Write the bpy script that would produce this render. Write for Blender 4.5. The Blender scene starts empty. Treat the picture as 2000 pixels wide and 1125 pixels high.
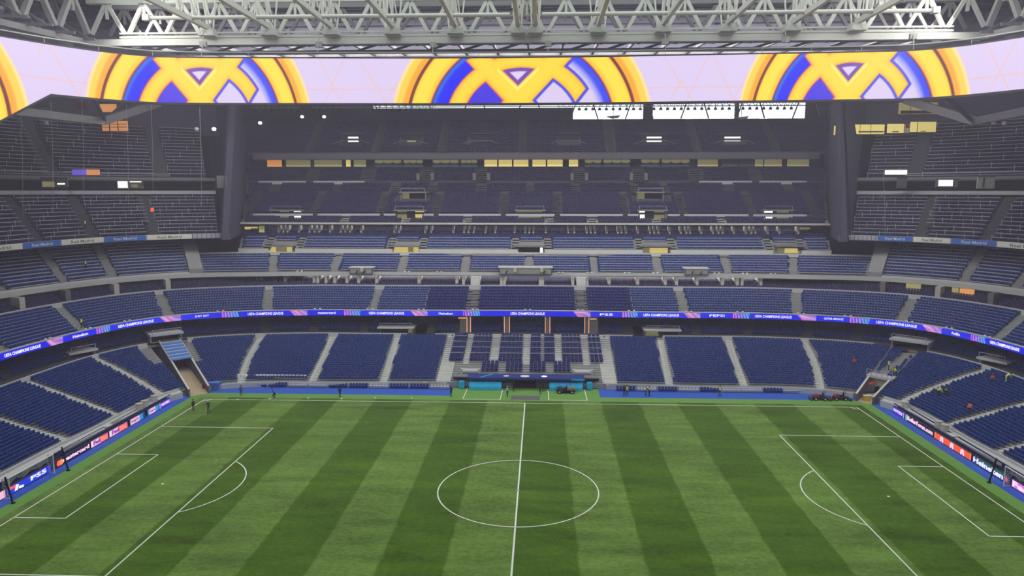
import bpy, math, random
import numpy as np
from mathutils import Vector, Matrix
random.seed(7); RNG = np.random.default_rng(7)
SC = bpy.context.scene
COL = SC.collection
# ------------------------------------------------------------------ camera
CAM = np.array([2.495, -78.359, 33.8746])
HEAD, PITCH, ROLL, FOC = -0.0408611, 0.1339193, 0.00034652, 1404.28
def cam_axes():
    ch, sh, cp, sp = math.cos(HEAD), math.sin(HEAD), math.cos(PITCH), math.sin(PITCH)
    f = np.array([sh*cp, ch*cp, -sp]); r = np.array([ch, -sh, 0.0]); u = np.cross(r, f)
    return math.cos(ROLL)*r+math.sin(ROLL)*u, -math.sin(ROLL)*r+math.cos(ROLL)*u, f
CR, CU, CF = cam_axes()
cam_data = bpy.data.cameras.new('camera')
cam = bpy.data.objects.new('camera', cam_data); COL.objects.link(cam)
cam.matrix_world = Matrix(((CR[0], CU[0], -CF[0], CAM[0]), (CR[1], CU[1], -CF[1], CAM[1]),
                           (CR[2], CU[2], -CF[2], CAM[2]), (0, 0, 0, 1)))
cam_data.sensor_fit = 'HORIZONTAL'; cam_data.sensor_width = 36.0
cam_data.lens = FOC/2000*36.0; cam_data.clip_end = 2000; cam_data.clip_start = 0.3
SC.camera = cam
# ------------------------------------------------------------------ world, light, exposure
SC.view_settings.view_transform = 'Standard'; SC.view_settings.look = 'None'
SC.view_settings.exposure = 0.0; SC.view_settings.gamma = 1.0; SC.view_settings.use_curve_mapping = False
world = bpy.data.worlds.new('overcast_sky'); SC.world = world; world.use_nodes = True
bg = world.node_tree.nodes['Background']
bg.inputs['Color'].default_value = (0.86, 0.94, 1.0, 1); bg.inputs['Strength'].default_value = 1.75
SC.cycles.max_bounces = 5; SC.cycles.diffuse_bounces = 3; SC.cycles.glossy_bounces = 2
SC.cycles.transmission_bounces = 4; SC.cycles.transparent_max_bounces = 8
SC.cycles.caustics_reflective = False; SC.cycles.caustics_refractive = False
SC.cycles.sample_clamp_indirect = 3.0
def area_light(name, loc, rot, sx, sy, power, color=(1, 1, 1)):
    l = bpy.data.lights.new(name, 'AREA'); l.shape = 'RECTANGLE'; l.size = sx; l.size_y = sy
    l.energy = power; l.color = color
    o = bpy.data.objects.new(name, l); COL.objects.link(o); o.location = loc; o.rotation_euler = rot
    return o
# added fill lights: roof banks brighten the stands, box ones the hospitality boxes
for nm, loc, rot, sx, sy, p in (('stand_fill_far', (0, 52, 63), (math.radians(42), 0, 0), 130, 3, 46000),
        ('stand_fill_left', (-64, 5, 62), (0, math.radians(-38), 0), 3, 90, 15000), ('stand_fill_right', (64, 5, 62), (0, math.radians(38), 0), 3, 90, 15000),
        ('box_fill_light', (0, 73.5, 16.1), (0, 0, 0), 96, 2, 2600), ('upper_box_fill_light', (0, 85.5, 26.1), (0, 0, 0), 120, 2, 1400)):
    area_light(nm, loc, rot, sx, sy, p, (1.0, .97, .98))
HAZE = .00125

# ------------------------------------------------------------------ measuring help: a pixel of the photograph seen on a real plane
def ray(u, v): return CF+CR*((u-1000)/FOC)-CU*((v-562.5)/FOC)
def onz(u, v, z): d = ray(u, v); return CAM+d*((z-CAM[2])/d[2])
def ony(u, v, y): d = ray(u, v); return CAM+d*((y-CAM[1])/d[1])
def pix(p):
    d = np.asarray(p, float)-CAM; z = d@CF
    return 1000+FOC*(d@CR)/z, 562.5-FOC*(d@CU)/z, z
# ------------------------------------------------------------------ materials
def lin(c): return tuple((x/12.92 if x <= .04045 else ((x+.055)/1.055)**2.4) for x in c)
def rgb(r, g, b): return lin((r/255, g/255, b/255))
MATS = {}
def mat(name, c, rough=.7, metal=0., noise=0., nscale=1., spec=.3, emit=0., ecol=None, alpha=1.):
    m = bpy.data.materials.new(name); m.use_nodes = True
    nt = m.node_tree; b = nt.nodes['Principled BSDF']
    b.inputs['Base Color'].default_value = (*c, 1); b.inputs['Roughness'].default_value = rough
    b.inputs['Metallic'].default_value = metal; b.inputs['Specular IOR Level'].default_value = spec
    if alpha < 1: b.inputs['Alpha'].default_value = alpha
    if emit:
        b.inputs['Emission Color'].default_value = (*(ecol or c), 1); b.inputs['Emission Strength'].default_value = emit
    if noise:
        tc = nt.nodes.new('ShaderNodeTexCoord'); n = nt.nodes.new('ShaderNodeTexNoise')
        n.inputs['Scale'].default_value = nscale; n.inputs['Detail'].default_value = 4
        r = nt.nodes.new('ShaderNodeMapRange'); r.inputs['To Min'].default_value = 1-noise; r.inputs['To Max'].default_value = 1+noise
        mx = nt.nodes.new('ShaderNodeVectorMath'); mx.operation = 'SCALE'; mx.inputs[0].default_value = c
        nt.links.new(tc.outputs['Object'], n.inputs['Vector']); nt.links.new(n.outputs['Fac'], r.inputs['Value'])
        nt.links.new(r.outputs['Result'], mx.inputs['Scale']); nt.links.new(mx.outputs[0], b.inputs['Base Color'])
    MATS[name] = m
    return m
def M(n): return MATS[n]
mat('concrete', rgb(152, 152, 152), .85, noise=.12, nscale=.6)
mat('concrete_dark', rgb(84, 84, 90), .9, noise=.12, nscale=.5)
mat('step_pale', rgb(206, 206, 200), .8, noise=.1, nscale=1.5)
mat('curb_pale', rgb(206, 206, 200), .7, noise=.06, nscale=2)
mat('ledge_grey', rgb(196, 196, 196), .6, noise=.05, nscale=.7)
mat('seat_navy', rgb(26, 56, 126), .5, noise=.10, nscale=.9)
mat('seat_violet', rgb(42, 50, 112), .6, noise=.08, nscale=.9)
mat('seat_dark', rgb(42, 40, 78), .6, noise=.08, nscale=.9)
mat('seat_white', rgb(226, 226, 222), .5)
mat('dark_wall', rgb(84, 80, 98), .9, noise=.1, nscale=.25)
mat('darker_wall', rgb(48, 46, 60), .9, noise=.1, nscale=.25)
mat('fin_grey', rgb(104, 98, 108), .8, noise=.08, nscale=.3)
mat('black', rgb(12, 12, 14), .7)
mat('black_matte', rgb(20, 20, 22), .9)
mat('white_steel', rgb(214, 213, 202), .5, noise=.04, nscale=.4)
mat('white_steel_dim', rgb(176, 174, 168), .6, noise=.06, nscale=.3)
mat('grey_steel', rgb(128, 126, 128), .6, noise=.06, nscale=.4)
mat('rail_metal', rgb(186, 186, 196), .5)
mat('dark_steel', rgb(62, 60, 66), .6)
mat('roof_deck', rgb(96, 94, 108), .8, noise=.1, nscale=.1)
mat('white_paint', rgb(232, 236, 226), .8)
mat('blue_surround', rgb(50, 92, 188), .85, noise=.06, nscale=.8)
mat('navy_wall', rgb(26, 34, 84), .7, noise=.08, nscale=.5)
mat('apron_turf', rgb(106, 152, 70), .95, noise=.10, nscale=1.3)
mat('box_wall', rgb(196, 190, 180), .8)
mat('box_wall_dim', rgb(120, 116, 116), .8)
mat('lit_yellow', rgb(225, 205, 120), .6, emit=.75)
mat('lit_yellow_dim', rgb(190, 180, 120), .6, emit=.28)
mat('lit_orange', rgb(225, 150, 80), .6, emit=.7)
mat('lit_white', rgb(240, 240, 235), .6, emit=1.4)
mat('lit_warm_strip', rgb(235, 165, 120), .6, emit=.75)
mat('skin', rgb(190, 140, 112), .6)
mat('hair_dark', rgb(36, 26, 20), .7)
mat('cloth_black', rgb(22, 24, 30), .85)
mat('cloth_grey', rgb(90, 92, 98), .85)
mat('cloth_navy', rgb(24, 30, 52), .85)
mat('cloth_pale_blue', rgb(150, 196, 205), .85)
mat('hivis_yellow', rgb(214, 232, 62), .6, emit=.12)
mat('hivis_orange', rgb(240, 108, 62), .6, emit=.08)
mat('reflective', rgb(220, 224, 220), .3)
mat('cyan_cover', rgb(24, 184, 244), .6, noise=.06, nscale=1)
mat('dugout_navy', rgb(44, 58, 130), .6, noise=.05, nscale=1)
mat('awning_blue', rgb(92, 130, 196), .6)
mat('awning_pale', rgb(150, 180, 222), .6)
mat('beige_floor', rgb(186, 164, 134), .85, noise=.12, nscale=.5)
mat('red_cabinet', rgb(110, 40, 42), .6)
mat('booth_blue', rgb(60, 116, 190), .6)
mat('glass', rgb(120, 140, 150), .15, alpha=.35, spec=.6)
mat('tyre', rgb(22, 22, 24), .9)
mat('mower_red', rgb(150, 50, 40), .5)
mat('net_white', rgb(205, 205, 200), .9)
mat('yellow_paint', rgb(230, 190, 60), .6)
mat('purple_light', rgb(110, 90, 220), .5, emit=.7)
# seats: seat_dark mixes the violet haze of the upper tiers into the navy
# ------------------------------------------------------------------ objects
def nth(n): return str(n)+('th' if 10 <= n % 100 <= 20 else {1: 'st', 2: 'nd', 3: 'rd'}.get(n % 10, 'th'))
def prop(o, label=None, cat=None, group=None, kind=None):
    if label: o['label'] = label
    if cat: o['category'] = cat
    if group: o['group'] = group
    if kind: o['kind'] = kind
    return o
def link(name, me, parent=None, m=None):
    o = bpy.data.objects.new(name, me); COL.objects.link(o)
    if parent is not None: o.parent = parent
    if m is not None and me is not None and not me.materials: me.materials.append(m)
    return o
def empty(name, loc=(0, 0, 0), rz=0.):
    o = bpy.data.objects.new(name, None); COL.objects.link(o)
    o.location = loc; o.rotation_euler = (0, 0, rz); o.empty_display_size = .5
    return o
class MB:
    def __init__(s): s.v = []; s.f = []; s.m = []
    def quad(s, a, b, c, d, m=0):
        n = len(s.v); s.v += [tuple(map(float, p)) for p in (a, b, c, d)]; s.f.append((n, n+1, n+2, n+3)); s.m.append(m); return s
    def hexa(s, P, m=0):
        n = len(s.v); s.v += [tuple(map(float, p)) for p in P]
        for q in ((0, 3, 2, 1), (4, 5, 6, 7), (0, 1, 5, 4), (1, 2, 6, 5), (2, 3, 7, 6), (3, 0, 4, 7)):
            s.f.append(tuple(n+i for i in q)); s.m.append(m)
        return s
    def box(s, x0, x1, y0, y1, z0, z1, m=0):
        return s.hexa([(x0, y0, z0), (x1, y0, z0), (x1, y1, z0), (x0, y1, z0), (x0, y0, z1), (x1, y0, z1), (x1, y1, z1), (x0, y1, z1)], m)
    def beam(s, p, q, w, h=None, m=0, up=(0, 0, 1)):
        p, q = Vector([float(x) for x in p]), Vector([float(x) for x in q]); d = (q-p)
        if d.length < 1e-6: return s
        d.normalize(); U = Vector(up)
        if abs(d.dot(U)) > .98: U = Vector((0, 1, 0))
        x = d.cross(U).normalized(); y = x.cross(d).normalized(); h = h or w
        o = [(-x*w/2-y*h/2), (x*w/2-y*h/2), (x*w/2+y*h/2), (-x*w/2+y*h/2)]
        return s.hexa([p+k for k in o]+[q+k for k in o], m)
    def tube(s, pts, r, n=8, m=0, cap=True):
        pts = [Vector([float(x) for x in p]) for p in pts]; base = len(s.v); R = r if hasattr(r, '__len__') else [r]*len(pts)
        ref = None
        for i, p in enumerate(pts):
            d = (pts[min(i+1, len(pts)-1)]-pts[max(i-1, 0)]).normalized()
            if ref is None or abs(d.dot(ref)) > .95: ref = Vector((0, 0, 1)) if abs(d.z) < .9 else Vector((1, 0, 0))
            x = d.cross(ref).normalized(); y = x.cross(d)
            for k in range(n):
                a = 2*math.pi*k/n; s.v.append(tuple(p+(x*math.cos(a)+y*math.sin(a))*R[i]))
        for i in range(len(pts)-1):
            for k in range(n):
                a, b = base+i*n+k, base+i*n+(k+1) % n
                s.f.append((a, b, b+n, a+n)); s.m.append(m)
        if cap:
            s.f.append(tuple(base+k for k in range(n))[::-1]); s.m.append(m)
            s.f.append(tuple(base+(len(pts)-1)*n+k for k in range(n))); s.m.append(m)
        return s
    def lathe(s, c, prof, n=16, m=0):
        base = len(s.v)
        for r, z in prof:
            for k in range(n):
                a = 2*math.pi*k/n; s.v.append((c[0]+r*math.cos(a), c[1]+r*math.sin(a), c[2]+z))
        for i in range(len(prof)-1):
            for k in range(n):
                a, b = base+i*n+k, base+i*n+(k+1) % n
                s.f.append((a, b, b+n, a+n)); s.m.append(m)
        s.f.append(tuple(base+k for k in range(n))[::-1]); s.m.append(m)
        s.f.append(tuple(base+(len(prof)-1)*n+k for k in range(n))); s.m.append(m)
        return s
    def prism(s, poly, axis, a, b, m=0):
        # poly: 2-d outline in the two other axes, extruded along axis from a to b
        n = len(s.v); N = len(poly)
        for t in (a, b):
            for p in poly:
                q = [0, 0, 0]; oth = [i for i in range(3) if i != axis]; q[oth[0]], q[oth[1]] = p; q[axis] = t; s.v.append(tuple(map(float, q)))
        s.f.append(tuple(range(n, n+N))[::-1]); s.m.append(m); s.f.append(tuple(range(n+N, n+2*N))); s.m.append(m)
        for k in range(N): s.f.append((n+k, n+(k+1) % N, n+N+(k+1) % N, n+N+k)); s.m.append(m)
        return s
    def mesh(s, name, mats):
        me = bpy.data.meshes.new(name); me.from_pydata(s.v, [], s.f)
        for m in (mats if isinstance(mats, (list, tuple)) else [mats]): me.materials.append(M(m))
        if any(s.m): me.polygons.foreach_set('material_index', s.m)
        me.update(); return me
    def build(s, name, mats, parent=None):
        return link(name, s.mesh(name, mats), parent)
def fast_mesh(name, verts, quads, m):
    me = bpy.data.meshes.new(name); nv, nf = len(verts), len(quads); k = quads.shape[1]
    me.vertices.add(nv); me.vertices.foreach_set('co', np.asarray(verts, np.float32).ravel())
    me.loops.add(nf*k); me.loops.foreach_set('vertex_index', np.asarray(quads, np.int32).ravel())
    me.polygons.add(nf); me.polygons.foreach_set('loop_start', np.arange(0, nf*k, k, dtype=np.int32))
    me.update(calc_edges=True); me.materials.append(M(m)); return me
def struct(name, mb, mats, parent=None, label=None):
    o = mb.build(name, mats, parent)
    if parent is None: prop(o, label, None, None, 'structure')
    elif label: o['label'] = label
    return o
# ------------------------------------------------------------------ the bowl: s runs round the pitch, d outward
X0, Y0, RR = 38., 18., 30.
SEND = X0+RR*math.pi/2
def bowl(s, d, z=None):
    s = np.asarray(s, float); d = np.asarray(d, float)*np.ones_like(s); a = np.abs(s); sg = np.where(s < 0, -1., 1.)
    th = np.clip((a-X0)/RR, 0, math.pi/2)
    bx = np.minimum(a, X0); by = Y0-np.maximum(a-SEND, 0)
    x = sg*(bx+d*np.sin(th)); y = by+d*np.cos(th)
    if z is None: return np.stack([x, y], -1)
    return np.stack([x, y, np.asarray(z, float)*np.ones_like(s)], -1)
def bp(s, d, z): return Vector(bowl(float(s), float(d), float(z)).tolist())
def to_sd(x, y):
    sg = -1 if x < 0 else 1; ax = abs(x)
    if ax <= X0: return x, y-Y0
    if y >= Y0: return sg*(X0+RR*math.atan2(ax-X0, y-Y0)), math.hypot(ax-X0, y-Y0)
    return sg*(SEND+Y0-y), ax-X0
GS = np.arange(0, 181, .5)
def curve(kn, w=3.):
    xs, ys = zip(*kn); g = np.interp(GS, xs, ys)
    k = np.exp(-.5*(np.arange(-30, 31)*.5/w)**2); k /= k.sum()
    gp = np.concatenate([g[30:0:-1], g, g[-2:-32:-1]]); sm = np.convolve(gp, k, 'valid')
    return lambda s: np.interp(np.abs(s), GS, sm)
# measured plan curves (|s|, d)
dA = curve([(0, 25), (15, 25), (37, 24.1), (49, 25.4), (56, 27), (61, 27), (65, 26), (77, 22.2), (86, 21.5), (95, 22.3), (180, 22.3)])
dB = curve([(0, 42.6), (34, 42.2), (46, 42.8), (57, 45.6), (62, 45.3), (69, 42.4), (75, 39.3), (80, 37.8), (86, 37.4), (180, 37.2)])
dR = curve([(0, 43.4), (28, 42.5), (46, 42.7), (55, 45.3), (60.5, 46), (69, 41.9), (76, 38.7), (84, 37.7), (180, 37)])
dC = curve([(0, 51.6), (21, 50.6), (40, 50.4), (50, 51.6), (58, 54.2), (61, 54), (68, 50.6), (73, 48.2), (77, 46.8), (95, 45.5), (180, 45.5)])
dE = curve([(0, 52.9), (40, 52.6), (49, 54), (54.6, 58), (59, 58.3), (63, 57.4), (68, 54.8), (75, 52), (90, 50.5), (180, 50)], 2.)
dG = curve([(0, 59.8), (37, 58.9), (44, 60), (54, 65.3), (60, 66), (66, 64), (75, 61), (180, 59)])
dH = curve([(0, 60), (51, 59.5), (55, 61.2), (58, 62.2), (61, 61.4), (64, 60), (68, 56.8), (74.5, 51.5), (90, 50), (180, 49.5)])
# ------------------------------------------------------------------ pitch and ground
def grass_material(name, light, dark, period, phase):
    m = bpy.data.materials.new(name); m.use_nodes = True; nt = m.node_tree; N = nt.nodes; L = nt.links
    b = N['Principled BSDF']; b.inputs['Roughness'].default_value = .9; b.inputs['Specular IOR Level'].default_value = .15
    tc = N.new('ShaderNodeTexCoord'); sx = N.new('ShaderNodeSeparateXYZ'); L.new(tc.outputs['Object'], sx.inputs[0])
    def math_(op, a, bb=None, c=None):
        n = N.new('ShaderNodeMath'); n.operation = op
        for i, v in enumerate((a, bb, c)):
            if v is None: continue
            if isinstance(v, (int, float)): n.inputs[i].default_value = v
            else: L.new(v, n.inputs[i])
        return n.outputs[0]
    wob = N.new('ShaderNodeTexNoise'); wob.inputs['Scale'].default_value = .35; L.new(tc.outputs['Object'], wob.inputs['Vector'])
    xw = math_('ADD', sx.outputs[0], math_('MULTIPLY', math_('SUBTRACT', wob.outputs['Fac'], .5), .5))
    ph = math_('FRACT', math_('DIVIDE', math_('ADD', xw, phase), period))
    st = N.new('ShaderNodeMapRange'); st.interpolation_type = 'SMOOTHSTEP'
    tri = math_('ABSOLUTE', math_('SUBTRACT', ph, .5)); L.new(tri, st.inputs['Value'])
    st.inputs['From Min'].default_value = .235; st.inputs['From Max'].default_value = .265
    n1 = N.new('ShaderNodeTexNoise'); n1.inputs['Scale'].default_value = .16; n1.inputs['Detail'].default_value = 6; n1.inputs['Roughness'].default_value = .65
    mp = N.new('ShaderNodeMapping'); mp.inputs['Scale'].default_value = (.7, 1.7, 1); L.new(tc.outputs['Object'], mp.inputs[0]); L.new(mp.outputs[0], n1.inputs['Vector'])
    n2 = N.new('ShaderNodeTexNoise'); n2.inputs['Scale'].default_value = 1.7; n2.inputs['Detail'].default_value = 5; n2.inputs['Roughness'].default_value = .8
    L.new(tc.outputs['Object'], n2.inputs['Vector'])
    n3 = N.new('ShaderNodeTexNoise'); n3.inputs['Scale'].default_value = .05; L.new(tc.outputs['Object'], n3.inputs['Vector'])
    n5 = N.new('ShaderNodeTexNoise'); n5.inputs['Scale'].default_value = 3.5; n5.inputs['Detail'].default_value = 8; n5.inputs['Roughness'].default_value = .85
    mp5 = N.new('ShaderNodeMapping'); mp5.inputs['Scale'].default_value = (.35, 1, 1); L.new(tc.outputs['Object'], mp5.inputs[0]); L.new(mp5.outputs[0], n5.inputs['Vector'])
    gr = N.new('ShaderNodeMapRange'); L.new(n5.outputs['Fac'], gr.inputs['Value']); gr.inputs['From Min'].default_value = .34; gr.inputs['From Max'].default_value = .66; gr.inputs['To Min'].default_value = -.26; gr.inputs['To Max'].default_value = .26
    n6 = N.new('ShaderNodeTexNoise'); n6.inputs['Scale'].default_value = .3; n6.inputs['Detail'].default_value = 5
    mp6 = N.new('ShaderNodeMapping'); mp6.inputs['Scale'].default_value = (.3, 1.6, 1); L.new(tc.outputs['Object'], mp6.inputs[0]); L.new(mp6.outputs[0], n6.inputs['Vector'])
    g6 = N.new('ShaderNodeMapRange'); L.new(n6.outputs['Fac'], g6.inputs['Value']); g6.inputs['From Min'].default_value = .36; g6.inputs['From Max'].default_value = .64; g6.inputs['To Min'].default_value = -.14; g6.inputs['To Max'].default_value = .14
    # cross mowing: faint bands along the length
    yph = math_('FRACT', math_('DIVIDE', math_('ADD', sx.outputs[1], 3.0), 22.0)); yb = math_('GREATER_THAN', yph, .5)
    mixc = N.new('ShaderNodeMix'); mixc.data_type = 'RGBA'; L.new(st.outputs['Result'], mixc.inputs['Factor'])
    mixc.inputs[6].default_value = (*light, 1); mixc.inputs[7].default_value = (*dark, 1)
    k = math_('ADD', math_('MULTIPLY', n1.outputs['Fac'], 1.1), math_('MULTIPLY', n2.outputs['Fac'], 1.3))
    k = math_('ADD', k, math_('MULTIPLY', n3.outputs['Fac'], .35)); k = math_('ADD', k, math_('MULTIPLY', yb, -.07)); k = math_('ADD', k, -.35); k = math_('ADD', k, gr.outputs['Result']); k = math_('ADD', k, g6.outputs['Result'])
    sc = N.new('ShaderNodeVectorMath'); sc.operation = 'SCALE'; L.new(mixc.outputs[2], sc.inputs[0]); L.new(k, sc.inputs['Scale'])
    L.new(sc.outputs[0], b.inputs['Base Color'])
    bp_ = N.new('ShaderNodeBump'); bp_.inputs['Strength'].default_value = .3; bp_.inputs['Distance'].default_value = .05
    n4 = N.new('ShaderNodeTexNoise'); n4.inputs['Scale'].default_value = 9; L.new(tc.outputs['Object'], n4.inputs['Vector'])
    L.new(n4.outputs['Fac'], bp_.inputs['Height']); L.new(bp_.outputs[0], b.inputs['Normal'])
    MATS[name] = m
grass_material('pitch_grass', rgb(102, 130, 58), rgb(76, 105, 30), 12.24, 9.18)
mb = MB().box(-140, 140, -140, 140, -1.5, -.06); struct('ground', mb, 'concrete_dark', label='grey concrete ground under the whole bowl')
BX = 55.5
mb = MB(); mb.box(-59.9, 59.9, -60, 43.6, -.06, -.02); struct('surround_floor', mb, 'blue_surround', label='bright blue strip round the pitch')
mb = MB(); mb.box(-BX, BX, -60, 37.8, -.02, 0); mb.box(-12.6, 12.4, 37.8, 43.1, -.02, 0.004); struct('turf_apron', mb, 'apron_turf', label='light green artificial turf round the pitch')
mb = MB(); N_ = 24
mb.box(-53.7, 53.7, -36, 35.3, -.02, .012)
pitch = struct('pitch_field', mb, 'pitch_grass', label='mown pitch with light and dark green stripes')
LW = .14; ZL0, ZL1 = .012, .02
def line(name, segs):
    mb = MB()
    for x0, x1, y0, y1 in segs: mb.box(min(x0, x1), max(x0, x1), min(y0, y1), max(y0, y1), ZL0, ZL1)
    return mb.build(name, 'white_paint', pitch)
h = LW/2
line('touchline', [(-52.5-h, 52.5+h, 34-h, 34+h)]); line('touchline', [(-52.5-h, 52.5+h, -34-h, -34+h)])
for sg in (-1, 1):
    line('goal_line', [(sg*52.5-h, sg*52.5+h, -34, 34)])
    line('penalty_area_line', [(sg*52.5, sg*36, 20.16-h, 20.16+h), (sg*52.5, sg*36, -20.16-h, -20.16+h), (sg*36-h, sg*36+h, -20.16-h, 20.16+h)])
    line('goal_area_line', [(sg*52.5, sg*47, 9.16-h, 9.16+h), (sg*52.5, sg*47, -9.16-h, -9.16+h), (sg*47-h, sg*47+h, -9.16-h, 9.16+h)])
line('halfway_line', [(-.09, .09, -34, 34)])
def arc_line(name, cx, cy, r, a0, a1, n):
    mb = MB()
    for i in range(n):
        A, B = a0+(a1-a0)*i/n, a0+(a1-a0)*(i+1)/n
        P = [(cx+(r+k)*math.cos(t), cy+(r+k)*math.sin(t)) for t in (A, B) for k in (-h, h)]
        mb.hexa([(*P[0], ZL0), (*P[1], ZL0), (*P[3], ZL0), (*P[2], ZL0), (*P[0], ZL1), (*P[1], ZL1), (*P[3], ZL1), (*P[2], ZL1)])
    mb.build(name, 'white_paint', pitch)
arc_line('centre_circle', 0, 0, 9.15, 0, 2*math.pi, 120)
pa = math.acos(5.5/9.15)
arc_line('penalty_arc', -41.5, 0, 9.15, -pa, pa, 40); arc_line('penalty_arc', 41.5, 0, 9.15, math.pi-pa, math.pi+pa, 40)
for sg in (-1, 1): arc_line('corner_arc', sg*52.5, 34, 1.0, math.pi*(1.0 if sg > 0 else 1.5), math.pi*(1.5 if sg > 0 else 2.0), 8)
for x in (-41.5, 0, 41.5): MB().lathe((x, 0, ZL0), [(.17, 0), (.17, .008)], 12).build('pitch_spot', 'white_paint', pitch)
# lighter, rubbed strip of the technical areas and the access mat in front of the tunnel
ta = MB()
def seg_px(mb, a, b, w=.12, z=.006):
    p, q = onz(*a, 0), onz(*b, 0); d = (q-p)/np.linalg.norm(q-p); n = np.array([-d[1], d[0], 0])*w/2
    P = [p-n, p+n, q+n, q-n]; mb.hexa([(*k[:2], z) for k in P]+[(*k[:2], z+.008) for k in P])
for a, b in (((904, 779), (913, 759)), ((977, 780), (982, 759)), ((1072, 781), (1070, 759)), ((1147, 782), (1141, 759)), ((904, 779.4), (977, 780.4)), ((1072, 781.2), (1147, 782.5))):
    seg_px(ta, a, b)
ta.build('technical_area_line', 'white_paint', pitch)
p, q = onz(998, 780, 0), onz(1051, 773.5, 0)
prop(MB().box(p[0], q[0]+.3, p[1], q[1], .004, .05).build('access_mat', 'fin_grey'), 'dark grey rectangular mat on the turf before the tunnel mouth', 'mat')
# ------------------------------------------------------------------ seats
def hexquads(F, B):
    # two 6-gons (front F, back B) as quads
    q = [[F[0], F[1], F[2], F[5]], [F[5], F[2], F[3], F[4]], [B[1], B[0], B[5], B[2]], [B[2], B[5], B[4], B[3]]]
    for i in range(6): j = (i+1) % 6; q.append([F[j], F[i], B[i], B[j]])
    return q
def seat_template(w=.44, h=.86, lite=False):
    v = []; k = w/2
    if lite:
        v = [(-k, .40, .38), (k, .40, .38), (k*.92, .50, h), (-k*.92, .50, h), (-k, .47, .38), (k, .47, .38), (k*.92, .56, h), (-k*.92, .56, h)]
        q = [[0, 1, 2, 3], [5, 4, 7, 6], [3, 2, 6, 7], [1, 5, 6, 2], [4, 0, 3, 7]]
    else:
        for dy in (0, .06): v += [(-k, .38+dy, .36), (k, .38+dy, .36), (k, .44+dy, h-.13), (k*.75, .47+dy, h), (-k*.75, .47+dy, h), (-k, .44+dy, h-.13)]
        q = hexquads(range(6), range(6, 12))
    n = len(v)
    v += [(-k*.88, .12, .46), (k*.88, .12, .46), (k*.88, .37, .38), (-k*.88, .37, .38), (-k*.88, .15, .56), (k*.88, .15, .56), (k*.88, .38, .47), (-k*.88, .38, .47)]
    q += [[n+a for a in t] for t in ((0, 3, 2, 1), (4, 5, 6, 7), (0, 1, 5, 4), (1, 2, 6, 5), (3, 0, 4, 7))]
    return np.array(v, float), np.array([list(t) for t in q])
TPL = {'full': seat_template(), 'lite': seat_template(lite=True), 'wide': seat_template(.62, 1.0), 'small': seat_template(.42, .8, lite=True)}
SEATS = []       # (template, material, xyz array, normal array, tag)
def put_seats(tpl, m, P, Nn, tag): SEATS.append((tpl, m, np.asarray(P, float), np.asarray(Nn, float), tag))
def clump(i): return i
AISLE_STEP = {}
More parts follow.
